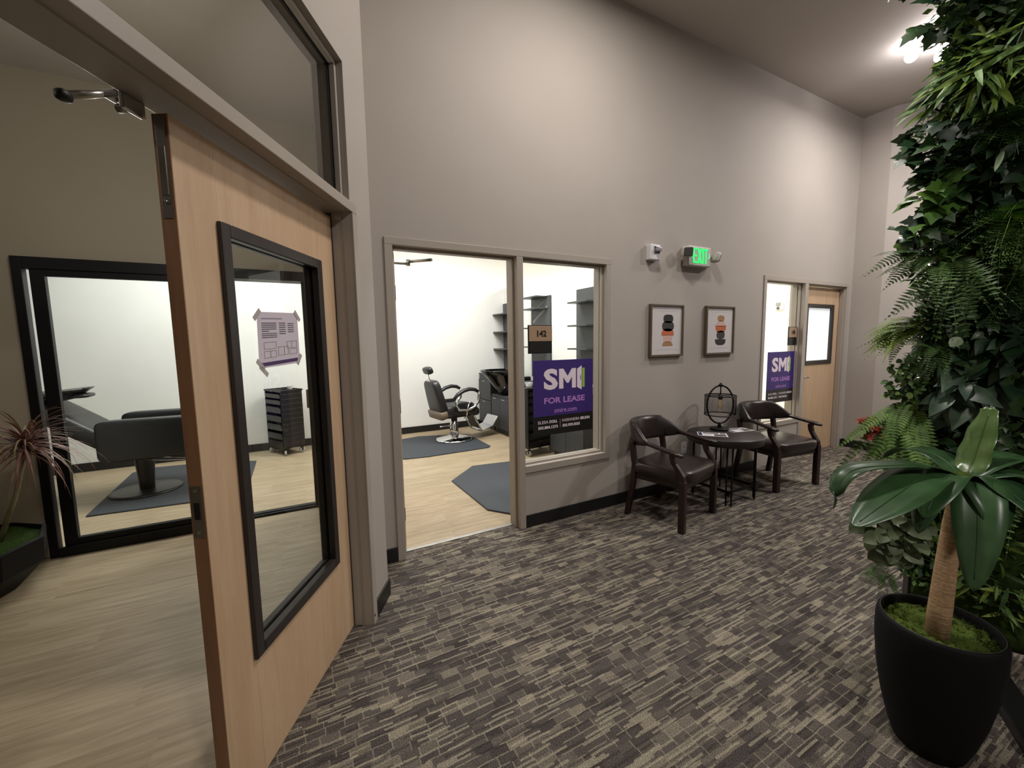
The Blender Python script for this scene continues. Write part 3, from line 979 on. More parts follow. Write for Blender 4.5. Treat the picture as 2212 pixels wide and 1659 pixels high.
def trolley(label, x, y, rz, group):
    t = thing('trolley', label, 'trolley', (x, y, 0), rz, group)
    W_, D_, Z0, Z1 = 0.215, 0.145, 0.10, 0.875
    b = MB().box(-W_, -W_ + 0.014, -D_, D_, Z0, Z1).box(W_ - 0.014, W_, -D_, D_, Z0, Z1).box(-W_, W_, -D_, D_, Z0, Z0 + 0.015).box(-W_ + 0.014, W_ - 0.014, D_ - 0.012, D_, Z0 + 0.015, Z1)
    for i in range(11):
        z = Z0 + 0.05 + i * 0.068
        b.box(-W_ - 0.004, -W_, -D_ + 0.01, D_ - 0.01, z, z + 0.012).box(W_, W_ + 0.004, -D_ + 0.01, D_ - 0.01, z, z + 0.012)
    b.obj('body', M_blackplastic, t, bevel=0.003)
    tp = MB().box(-W_ - 0.008, W_ + 0.008, -D_ - 0.008, D_ + 0.008, Z1, Z1 + 0.008)
    for (p, q, r_, s_) in ((-W_ - .008, W_ + .008, -D_ - .008, -D_), (-W_ - .008, W_ + .008, D_, D_ + .008), (-W_ - .008, -W_, -D_, D_), (W_, W_ + .008, -D_, D_), (-.004, .004, -D_, D_)):
        tp.box(p, q, r_, s_, Z1 + 0.008, Z1 + 0.022)
    tp.obj('tray_top', M_blackplastic, t)
    hs = [0.085, 0.085, 0.12, 0.12, 0.12, 0.12, 0.105]
    z = Z1 - 0.005
    dmesh = {}
    for h in hs:
        k = round(h, 3)
        if k not in dmesh:
            m = MB().box(-W_ + 0.018, W_ - 0.018, -D_ - 0.006, -D_ + 0.006, 0.004, h * 0.72).box(-W_ + 0.018, W_ - 0.018, -D_ + 0.006, D_ - 0.02, 0.004, 0.012)
            m.box(-W_ + 0.03, W_ - 0.03, -D_ - 0.016, -D_ - 0.006, h * 0.62, h * 0.72)
            dmesh[k] = m.mesh('drawer', simple('black_drawer', srgb(26, 26, 28), 0.3))
        z -= h
        o = bpy.data.objects.new('drawer', dmesh[k])
        COL.objects.link(o)
        o.parent = t
        o.location = (0, 0, z)
    wm = MB().lathe([(0.012, -0.012), (0.036, -0.012), (0.038, 0), (0.036, 0.012), (0.012, 0.012)], 16, ax=R(PI / 2, 'X')).mesh('caster_wheel', simple('clear_caster', srgb(170, 170, 168), 0.3))
    fm = MB().box(-0.012, 0.012, -0.02, 0.02, 0.03, 0.048).tube([(0, 0, 0.045), (0, 0, 0.064)], 0.008, 8).box(-0.01, 0.01, -0.018, -0.014, -0.01, 0.03).mesh('caster_fork', M_blackplastic)
    for sx in (-1, 1):
        for sy in (-1, 1):
            o = bpy.data.objects.new('caster', fm)
            COL.objects.link(o); o.parent = t
            o.location = (sx * (W_ - 0.035), sy * (D_ - 0.03), 0.037)
            o.rotation_euler = (0, 0, 0.5 * sx + sy)
            q = bpy.data.objects.new('wheel', wm)
            COL.objects.link(q); q.parent = o
            q.location = (0, 0, -0.001)
    return t


trolley('tall black drawer trolley on casters behind the taped poster, by the white wall', -0.145, 6.52, math.radians(-62), 'black salon trolleys')
trolley('tall black drawer trolley on casters behind the 142 for lease sign', 2.825, 4.70, math.radians(7), 'black salon trolleys')


def cup(label, x, y, z, r=0.036, h=0.05):
    t = thing('cup', label, 'cup', (x, y, z), 0, 'white cups on trolleys')
    MB().lathe([(r * 0.8, 0), (r, h), (r * 0.93, h), (r * 0.74, 0.004), (0.0, 0.004)], 18).obj('bowl', M_whitepl, t)
    MB().lathe([(r, h - 0.006), (r + 0.006, h - 0.004), (r + 0.006, h + 0.002), (r, h + 0.003)], 18, caps=False).obj('rim', M_whitepl, t)


cup('small white cup on the trolley behind the taped poster', -0.06, 6.47, 0.884)
cup('small white cup on the trolley behind the 142 sign', 2.70, 4.62, 0.884, 0.045, 0.075)

# ------------------------------------------------------------------ suite 142: barber chair, mats, cabinets, shelf panels
tag(MB().prism([(1.05, 5.40), (1.22, 5.26), (1.5, 5.22), (2.38, 5.235), (2.44, 5.29), (2.45, 5.93), (2.2, 6.3), (1.7, 6.45), (1.05, 6.3)], -0.003, 0.012).obj('floor_mat', M_darkrub, bevel=0.006),
    'dark rubber mat under the barber chair in suite 142', 'mat', 'rubber salon mats')
tag(MB().prism([(1.44, 4.15), (1.455, 3.25), (1.60, 3.06), (2.3, 3.04), (2.6, 3.3), (2.62, 4.1), (2.35, 4.46), (1.84, 4.53)], -0.003, 0.012).obj('floor_mat', M_darkrub, bevel=0.006),
    'empty dark rubber mat with cut corners just inside the 142 doorway', 'mat', 'rubber salon mats')

bc = thing('barber_chair', 'black barber chair on a chrome disc base with headrest and footrest', 'chair', (2.136, 5.95, 0.012), math.radians(8))
MB().lathe([(0.29, 0.0), (0.295, 0.012), (0.27, 0.03), (0.13, 0.05), (0.075, 0.065)], 40).obj('base_disc', M_chrome, bc)
MB().lathe([(0.062, 0.05), (0.066, 0.07), (0.064, 0.25), (0.05, 0.27), (0.05, 0.36)], 24).obj('column', M_chrome, bc)
MB().tube([(-0.05, -0.02, 0.22), (-0.20, -0.05, 0.24), (-0.26, -0.05, 0.235)], [0.012, 0.01, 0.013], 8).obj('pump_lever', M_chrome, bc)
MB().box(-0.2, 0.2, -0.16, 0.16, 0.36, 0.40).obj('seat_frame', M_blackplastic, bc, bevel=0.01)
MB().superq(T(0.03, 0, 0.475), (0.29, 0.25, 0.085), 0.4, 0.35, 28, 12).obj('seat', M_leather, bc)
MB().superq(T(0.27, 0, 0.43), (0.06, 0.25, 0.075), 0.6, 0.4, 20, 10).obj('seat_front_roll', M_leather, bc)
bk = MB()
Mb = T(-0.30, 0, 0.68) @ R(math.radians(-14), 'Y')
bk.superq(Mb, (0.062, 0.235, 0.265), 0.35, 0.35, 28, 14)
bk.v = [(x, y * (1.0 - 0.22 * max(0, (z - 0.55)) / 0.4), z) for x, y, z in bk.v]
bk.obj('backrest', M_leather, bc)
bb = MB()
bb.superq(T(-0.265, 0, 0.425) @ R(math.radians(-14), 'Y'), (0.066, 0.238, 0.06), 0.2, 0.3, 28, 8)
bb.obj('back_band', simple('taupe_trim', srgb(118, 104, 88), 0.35), bc)
MB().tbox(T(-0.385, 0, 0.885) @ R(math.radians(-14), 'Y'), 0.006, 0.055, 0.075).obj('headrest_bracket', M_chrome, bc, bevel=0.003)
MB().tube([(-0.375, 0, 0.90), (-0.405, 0, 1.05)], 0.009, 8).obj('headrest_post', M_chrome, bc)
MB().superq(T(-0.405, 0, 1.085) @ R(math.radians(-20), 'Y'), (0.045, 0.12, 0.055), 0.6, 0.5, 20, 10).obj('headrest', M_leather, bc)
for sy in (-1, 1):
    y = sy * 0.285
    arc = [(-0.14, y, 0.66), (-0.08, y, 0.725), (0.02, y, 0.775), (0.12, y, 0.795), (0.21, y, 0.78), (0.27, y, 0.745)]
    MB().tube(arc, [0.026, 0.034, 0.037, 0.037, 0.036, 0.028], 10, flat=0.8).obj('arm_pad', M_leather, bc)
    ch = [(-0.10, y, 0.66), (-0.10, y, 0.56), (-0.06, y, 0.50), (0.06, y, 0.48), (0.20, y, 0.52), (0.27, y, 0.60), (0.285, y, 0.70), (0.27, y, 0.745)]
    MB().tube(ch, [0.014, 0.018, 0.02, 0.02, 0.02, 0.024, 0.022, 0.016], 8, flat=1.6).obj('arm_frame', M_chrome, bc)
    MB().superq(T(0.05, sy * 0.265, 0.53), (0.15, 0.018, 0.07), 0.5, 0.5, 20, 8).obj('side_cushion', M_leather, bc)
MB().tube([(0.10, -0.30, 0.58), (0.07, -0.305, 0.50), (0.05, -0.30, 0.38), (0.04, -0.25, 0.36)], 0.009, 8).tube([(0.10, -0.30, 0.58), (0.125, -0.30, 0.61)], 0.014, 8).obj('recline_lever', M_chrome, bc)
fr_ = MB()
for y in (-0.17, 0.17):
    fr_.tube([(0.24, y, 0.40), (0.30, y, 0.28), (0.40, y, 0.10)], 0.013, 8)
fr_.tube([(0.40, -0.17, 0.10), (0.40, 0.17, 0.10)], 0.011, 8)
fr_.obj('footrest_arm', M_chrome, bc)
MB().tbox(T(0.33, 0, 0.25) @ R(math.radians(60), 'Y'), 0.13, 0.13, 0.012).obj('calf_pad', M_leather, bc, bevel=0.006)
ft = MB().tbox(T(0.51, 0, 0.125) @ R(math.radians(-16), 'Y'), 0.12, 0.155, 0.009).tbox(T(0.665, 0, 0.225) @ R(math.radians(-55), 'Y'), 0.085, 0.155, 0.008)
ftp = ft.obj('foot_plate', simple('brushed_aluminium', (0.7, 0.7, 0.72, 1), 0.35, 1.0), bc, bevel=0.004)
rb = MB()
for k in range(9):
    rb.tbox(T(0.665, 0, 0.225) @ R(math.radians(-55), 'Y') @ T(-0.064 + k * 0.016, 0, 0.009), 0.0035, 0.145, 0.0025)
rb.obj('tread', simple('brushed_aluminium', (0.7, 0.7, 0.72, 1)), ftp)


def cabinet(label, y0, y1_, doors, basin=False, h=0.86):
    t = thing('cabinet', label, 'cabinet', (3.2, (y0 + y1_) / 2, 0), 0, 'charcoal salon cabinets')
    hy = (y1_ - y0) / 2
    xf_ = -0.27
    MB().box(xf_, 0.26, -hy, hy, 0.08, h).box(xf_ + 0.04, 0.26, -hy + 0.01, hy - 0.01, 0, 0.08).obj('body', M_cabinet, t, bevel=0.003)
    for (p, q, z0, z1) in doors:
        d = MB().box(xf_ - 0.018, xf_ - 0.001, -hy + p + 0.003, -hy + q - 0.003, z0, z1).obj('door' if z1 - z0 > 0.4 else 'drawer', M_cabinet, t, bevel=0.002)
        MB().box(xf_ - 0.034, xf_ - 0.018, -hy + (p + q) / 2 - 0.05, -hy + (p + q) / 2 + 0.05, z1 - 0.03, z1 - 0.022).obj('handle', M_chrome, d)
    MB().box(xf_ - 0.01, 0.262, -hy - 0.005, hy + 0.005, h, h + 0.025).obj('top', M_cabinet, t, bevel=0.003)
    return t


cabinet('charcoal cabinet with stacked drawers near the salon back wall', 6.26, 6.76, [(0, 0.5, 0.09, 0.50), (0, 0.5, 0.51, 0.85)], h=0.93)
cabinet('low charcoal cabinet with two doors under the hanging shampoo basin', 5.62, 6.24, [(0, 0.31, 0.09, 0.60), (0.31, 0.62, 0.09, 0.60)], h=0.61)
cabinet('charcoal cabinet under the middle shelf panel, behind the for lease sign', 4.95, 5.55, [(0, 0.3, 0.09, 0.85), (0.3, 0.6, 0.09, 0.85)])
cabinet('charcoal cabinet seen at the bottom right of the 142 window', 3.75, 4.45, [(0, 0.35, 0.09, 0.85), (0.35, 0.7, 0.09, 0.85)])

bs = thing('shampoo_basin', 'glossy black tilted shampoo basin on the low cabinet in suite 142', 'basin', (3.08, 5.95, 0.636))
b = MB().lathe([(0.05, 0.0), (0.14, 0.02), (0.22, 0.14), (0.27, 0.27), (0.31, 0.34), (0.30, 0.345), (0.24, 0.27), (0.16, 0.12), (0.0, 0.06)], 28)
b.xf(Matrix.Diagonal((1.0, 0.85, 1, 1)))
b.v = [((x - 0.12 * max(0, z - 0.1) / 0.24) * 1.1, y * 1.1, z * 1.2) for x, y, z in b.v]
b.obj('bowl', M_gloss, bs)
MB().box(0.05, 0.3, -0.25, 0.25, 0.0, 0.30).obj('back_housing', M_gloss, bs, bevel=0.02)
MB().tube([(0.2, 0.0, 0.3), (0.2, 0.0, 0.44), (0.08, 0.0, 0.46), (0.04, 0.0, 0.40)], 0.012, 8).obj('faucet', M_chrome, bs)


def shelf_panel(label, yl, yr, ys0, ys1, shelves):
    t = thing('shelf_panel', label, 'shelf panel', (3.47, (yl + yr) / 2, 0.93), 0, 'graphite shelf panels in the salon')
    c = (yl + yr) / 2
    MB().box(-0.035, -0.004, yr - c, yl - c, 0, 1.25).obj('back_board', M_panel, t, bevel=0.002)
    for z in shelves:
        MB().box(-0.24, -0.035, ys0 - c, ys1 - c, z - 0.93, z - 0.93 + 0.02).obj('shelf', M_panel, t, bevel=0.002)
    return t


shelf_panel('graphite wall panel with projecting shelves beside the doorway mullion in suite 142', 6.78, 6.24, 6.32, 6.79, [1.97, 1.66, 1.36])
shelf_panel('graphite wall panel wrapped in shiny film behind the room 142 plaque', 5.778, 5.233, 5.30, 5.74, [2.155, 1.98, 1.69, 1.40])
shelf_panel('graphite wall panel with three shelves at the right of the 142 window', 4.58, 4.03, 4.10, 4.505, [1.98, 1.68, 1.38])
fm_ = MB()
for (y0, z0, y1_, z1, wd_) in ((5.72, 1.80, 5.30, 2.02, 0.012), (5.70, 1.78, 5.36, 1.96, 0.005), (5.60, 2.02, 5.34, 2.12, 0.006)):
    dy, dz = y1_ - y0, z1 - z0
    l = math.hypot(dy, dz)
    ny, nz = -dz / l * wd_, dy / l * wd_
    fm_.prism([(y0 + ny, z0 + nz), (y0 - ny, z0 - nz), (y1_ - ny, z1 - nz), (y1_ + ny, z1 + nz)], 3.432, 3.434, 'x')
fo = fm_.obj('film_crease', simple('glossy_film', srgb(150, 152, 156), 0.2))
fo.parent = bpy.data.objects['shelf_panel.001']
fo.matrix_parent_inverse = Matrix.Translation(bpy.data.objects['shelf_panel.001'].location).inverted()

# ------------------------------------------------------------------ items in suite 188
sb = thing('alarm_strobe', 'small white wall alarm strobe inside the lit far suite', 'alarm', (7.4, 4.14, 1.96))
MB().box(-0.05, 0, -0.07, 0.07, 0, 0.15).obj('body', M_whitepl, sb, bevel=0.008)
MB().box(-0.075, -0.05, -0.035, 0.035, 0.07, 0.13).obj('lens', simple('strobe_lens', srgb(120, 122, 120), 0.2), sb, bevel=0.008)
MB().lathe([(0.025, 0), (0.025, 0.01)], 12, (-0.05, 0, 0.03), ax=R(-PI / 2, 'Y')).obj('speaker', M_base, sb)

# ------------------------------------------------------------------ door number plaques and for lease signs
M_tan = simple('tan_engraving', srgb(164, 136, 110), 0.5, var=0.03)
M_signblack = simple('sign_black', srgb(20, 18, 17), 0.5)
M_purple = simple('sign_purple', srgb(58, 38, 116), 0.55, var=0.04, vscale=60)
M_lilac = simple('sign_lilac', srgb(184, 130, 206), 0.55)
M_signwhite = simple('sign_white', srgb(236, 222, 232), 0.55)
M_green = simple('sign_green', srgb(150, 196, 78), 0.55)


def plaque(label, x0, x1, z0, z1, num, y=2.8425):
    t = thing('room_plaque', label, 'sign', ((x0 + x1) / 2, y, z0), 0, 'room number plaques')
    w2, h = (x1 - x0) / 2, z1 - z0
    MB().box(-w2, w2, -0.008, -0.0005, 0, h).obj('backplate', M_signblack, t, bevel=0.001)
    MB().box(-w2 + 0.008, w2, -0.011, -0.008, h * 0.435, h - 0.006).obj('number_panel', M_tan, t, bevel=0.0008)
    text_mesh(num, -w2 + (x1 - x0) * 0.36, -w2 + (x1 - x0) * 0.76, h * 0.59, h * 0.815, -0.0118, M_signblack, t, 0.045)
    MB().box(-w2 + 0.012, w2 - 0.004, -0.010, -0.008, 0.006, h * 0.41).obj('name_strip', M_signblack, t)
    return t


plaque('tan and black plaque reading 142 on the window beside the open doorway', 1.655, 1.88, 1.40, 1.627, '142')
plaque('tan and black plaque reading 188 on the narrow window at the corridor end', 5.27, 5.45, 1.40, 1.622, '188')


def lease_sign(label, x0, x1, z0, z1, y=2.8425):
    t = thing('for_lease_sign', label, 'sign', (x0, y, z0), 0, 'purple for lease signs')
    W_, H_ = x1 - x0, z1 - z0
    U = lambda u: u * W_
    V = lambda v: (1 - v) * H_
    MB().box(0, W_, -0.0035, -0.0005, 0, H_).obj('board', M_purple, t)
    yy = -0.0042

    def q(pts, m, nm, y_=yy):
        return flat([(U(a), V(b)) for a, b in pts], y_, m, t, nm, 0.0006)
    q([(0, 1), (1, 1), (1, 0.742), (0, 0.742)], M_signblack, 'contact_band')
    text_mesh('S', U(0.165), U(0.395), V(0.394), V(0.112), yy, M_signwhite, t, 0.042, 'logo_letter')
    q([(0.415, 0.388), (0.487, 0.388), (0.487, 0.235), (0.543, 0.315), (0.578, 0.315), (0.633, 0.235), (0.633, 0.388), (0.703, 0.388), (0.703, 0.120), (0.632, 0.120), (0.560, 0.222), (0.488, 0.120), (0.415, 0.120)], M_signwhite, 'logo_letter')
    q([(0.722, 0.382), (0.803, 0.422), (0.803, 0.088), (0.722, 0.132)], M_signwhite, 'logo_door')
    q([(0.778, 0.285), (0.789, 0.288), (0.789, 0.225), (0.778, 0.222)], M_purple, 'logo_door_handle', yy - 0.0007)
    q([(0.812, 0.388), (0.856, 0.388), (0.856, 0.122), (0.812, 0.122)], M_green, 'logo_bar')
    text_mesh('FOR LEASE', U(0.17), U(0.858), V(0.578), V(0.497), yy, M_lilac, t, 0.03)
    text_mesh('smire.com', U(0.335), U(0.715), V(0.708), V(0.648), yy, M_lilac, t, 0.012)
    yb = yy - 0.0008
    text_mesh('ELESA', U(0.07), U(0.235), V(0.842), V(0.802), yb, M_signwhite, t, 0.005)
    text_mesh('DOLL', U(0.252), U(0.385), V(0.842), V(0.802), yb, M_signwhite, t, 0.04)
    text_mesh('503.884.1273', U(0.07), U(0.39), V(0.915), V(0.875), yb, M_signwhite, t, 0.035)
    text_mesh('KASSANDRA', U(0.468), U(0.765), V(0.842), V(0.802), yb, M_signwhite, t, 0.005)
    text_mesh('BRUHN', U(0.782), U(0.945), V(0.842), V(0.802), yb, M_signwhite, t, 0.04)
    text_mesh('503.939.5035', U(0.468), U(0.77), V(0.915), V(0.875), yb, M_signwhite, t, 0.035)
    q([(0.428, 0.915), (0.431, 0.915), (0.431, 0.80), (0.428, 0.80)], M_signwhite, 'divider', yb)
    return t


lease_sign('purple for lease sign in the big window beside the 142 doorway', 1.70, 2.305, 0.72, 1.342)
lease_sign('purple for lease sign in the narrow window at the corridor end', 4.882, 5.437, 0.72, 1.328)

# ------------------------------------------------------------------ exit sign and horn strobe
M_exitpl = simple('exit_housing', srgb(196, 190, 184), 0.45)
M_exitgr = simple('exit_green', srgb(20, 230, 110), 0.5, emit=srgb(10, 235, 100), estr=1.0)
ex = thing('exit_sign', 'white exit sign with glowing green letters and two emergency lamp heads', 'exit sign', (3.485, YB, 2.185))
MB().box(-0.16, 0.16, -0.075, 0, 0, 0.185).obj('housing', M_exitpl, ex, bevel=0.012, seg=3)
lt = MB()
yf = -0.0785


def bar(x0, x1, z0, z1):
    lt.box(x0, x1, yf, -0.075, z0, z1)


z0, z1 = 0.026, 0.165
tk = 0.0165
# E
bar(-0.098, -0.098 + tk, z0, z1)
for zz in (z0, (z0 + z1) / 2 - 0.01, z1 - tk):
    bar(-0.098 + tk, -0.050, zz, zz + tk)
# X
for sgn in (1, -1):
    xa, xb = (-0.030, 0.012) if sgn > 0 else (0.012, -0.030)
    lt.prism([(xa - 0.0095, z0), (xa + 0.0095, z0), (xb + 0.0095, z1), (xb - 0.0095, z1)], yf - (0.0003 if sgn > 0 else 0), -0.075, 'y')
bar(0.031, 0.031 + tk, z0, z1)
bar(0.082 - tk / 2, 0.082 + tk / 2, z0, z1 - tk)
bar(0.057, 0.107, z1 - tk, z1)
lt.obj('letters', M_exitgr, ex)
for sx in (-1, 1):
    x = sx * 0.122
    a = 0.018 * sx
    ch = MB().prism([(x - a * .5, 0.125), (x + a * .15, 0.125), (x + a, 0.10), (x + a * .15, 0.075), (x - a * .5, 0.075), (x + a * .35, 0.10)], yf, -0.075, 'y')
    ch.obj('chevron', simple('chevron_green', srgb(130, 240, 170), 0.5, emit=srgb(90, 230, 150), estr=0.6), ex)
for sx in (-1, 1):
    MB().tube([(sx * 0.15, -0.04, 0.10), (sx * 0.185, -0.05, 0.10)], 0.018, 10).obj('swivel', M_exitpl, ex)
    rot = R(math.radians(-28 if sx < 0 else 62), 'Z') @ R(math.radians(12 if sx < 0 else 18), 'X')
    c = T(-0.205, -0.095, 0.115) if sx < 0 else T(0.225, -0.075, 0.10)
    hd = MB().superq(c @ rot, (0.05, 0.03, 0.047), 0.35, 0.35, 24, 10).obj('lamp_head', M_exitpl, ex)
    MB().superq(c @ rot @ T(0, -0.027, 0), (0.043, 0.007, 0.04), 0.3, 0.25, 24, 8).obj('lens', simple('lamp_lens', srgb(88, 88, 84), 0.25), hd)
hs = thing('horn_strobe', 'small square white fire horn with a clear strobe lens, left of the exit sign', 'alarm', (2.915, YB, 2.205))
MB().box(-0.062, 0.062, -0.06, 0, 0, 0.135).obj('body', M_whitepl, hs, bevel=0.008)
MB().box(-0.012, 0.042, -0.098, -0.06, 0.068, 0.105).obj('lens', simple('strobe_clear', srgb(150, 146, 152), 0.1), hs, bevel=0.008)
MB().box(-0.022, 0.05, -0.066, -0.058, 0.055, 0.118).obj('reflector', M_chrome, hs, bevel=0.004)

# ------------------------------------------------------------------ framed pictures
M_artpaper = simple('art_paper', srgb(206, 200, 200), 0.7, var=0.05, vscale=90)
AC = {'k': simple('art_charcoal', srgb(44, 40, 40), 0.8, var=0.15, vscale=60), 'k2': simple('art_slate', srgb(58, 55, 55), 0.8, var=0.15, vscale=60),
      'o': simple('art_terracotta', srgb(190, 102, 64), 0.8, var=0.1, vscale=60), 'p': simple('art_blush', srgb(206, 172, 158), 0.8, var=0.05, vscale=60),
      't': simple('art_ochre', srgb(164, 122, 84), 0.8, var=0.1, vscale=60)}


def picture(label, x0, x1, z0, z1, shapes):
    t = thing('framed_print', label, 'picture', ((x0 + x1) / 2, YB, z0), 0, 'framed stone prints')
    w2, h = (x1 - x0) / 2, z1 - z0
    b = 0.018
    fr = MB().box(-w2, -w2 + b, -0.034, -0.002, 0, h).box(w2 - b, w2, -0.034, -0.002, 0, h).box(-w2 + b, w2 - b, -0.034, -0.002, 0, b).box(-w2 + b, w2 - b, -0.034, -0.002, h - b, h)
    fr.obj('frame', M_picframe, t, bevel=0.002)
    MB().box(-w2 + b, w2 - b, -0.020, -0.014, b, h - b).obj('print_paper', M_artpaper, t)
    wd = (x1 - x0)
    for (nm, col, pts) in shapes:
        flat([(-w2 + u * wd, (1 - v) * h) for u, v in pts], -0.0208, AC[col], t, nm, 0.0007)
    ln = MB()
    for v in (0.128, 0.87):
        ln.box(-w2 + 0.2 * wd, w2 - 0.16 * wd, -0.0206, -0.0200, (1 - v) * h, (1 - v) * h + 0.0018)
    ln.obj('border_line', simple('art_line', srgb(160, 154, 158), 0.8), t)


def blob(u, v, ru, rv, e=0.8, n=22):
    return ell(u, v, ru, rv, n, e=e)


def dome(u0, u1, v0, v1, up=True, n=14, e=0.7):
    c, r = (u0 + u1) / 2, (u1 - u0) / 2
    pts = [(c + r * math.copysign(abs(math.cos(PI * i / (n - 1))) ** e, math.cos(PI * i / (n - 1))), (v1 - (v1 - v0) * abs(math.sin(PI * i / (n - 1))) ** e) if up else (v0 + (v1 - v0) * abs(math.sin(PI * i / (n - 1))) ** e)) for i in range(n)]
    return pts


picture('framed print with two black stones on top of the stack', 2.90, 3.338, 1.337, 1.82, [
    ('base_stone', 't', dome(0.375, 0.69, 0.715, 0.80, True)), ('blush_stone', 'p', [(0.385, 0.59), (0.69, 0.59), (0.665, 0.66), (0.67, 0.725), (0.405, 0.725), (0.41, 0.66)]),
    ('terracotta_stone', 'o', dome(0.345, 0.72, 0.46, 0.595, True)), ('slate_stone', 'k2', blob(0.54, 0.415, 0.18, 0.10)), ('top_stone', 'k', blob(0.545, 0.272, 0.148, 0.082, 0.7))])
picture('framed print with two black stones at the bottom of the stack', 3.668, 4.113, 1.335, 1.823, [
    ('bowl_stone', 'k', dome(0.34, 0.72, 0.685, 0.81, False)), ('terracotta_stone', 'o', [(0.34, 0.385), (0.39, 0.405), (0.66, 0.405), (0.72, 0.385), (0.715, 0.47), (0.66, 0.54), (0.40, 0.54), (0.35, 0.47)]),
    ('blush_stone', 'p', [(0.39, 0.415), (0.385, 0.35), (0.43, 0.30), (0.63, 0.30), (0.68, 0.36), (0.67, 0.415)]), ('oval_stone', 'k2', blob(0.535, 0.595, 0.145, 0.09)), ('top_stone', 't', blob(0.53, 0.25, 0.122, 0.062, 0.75))])

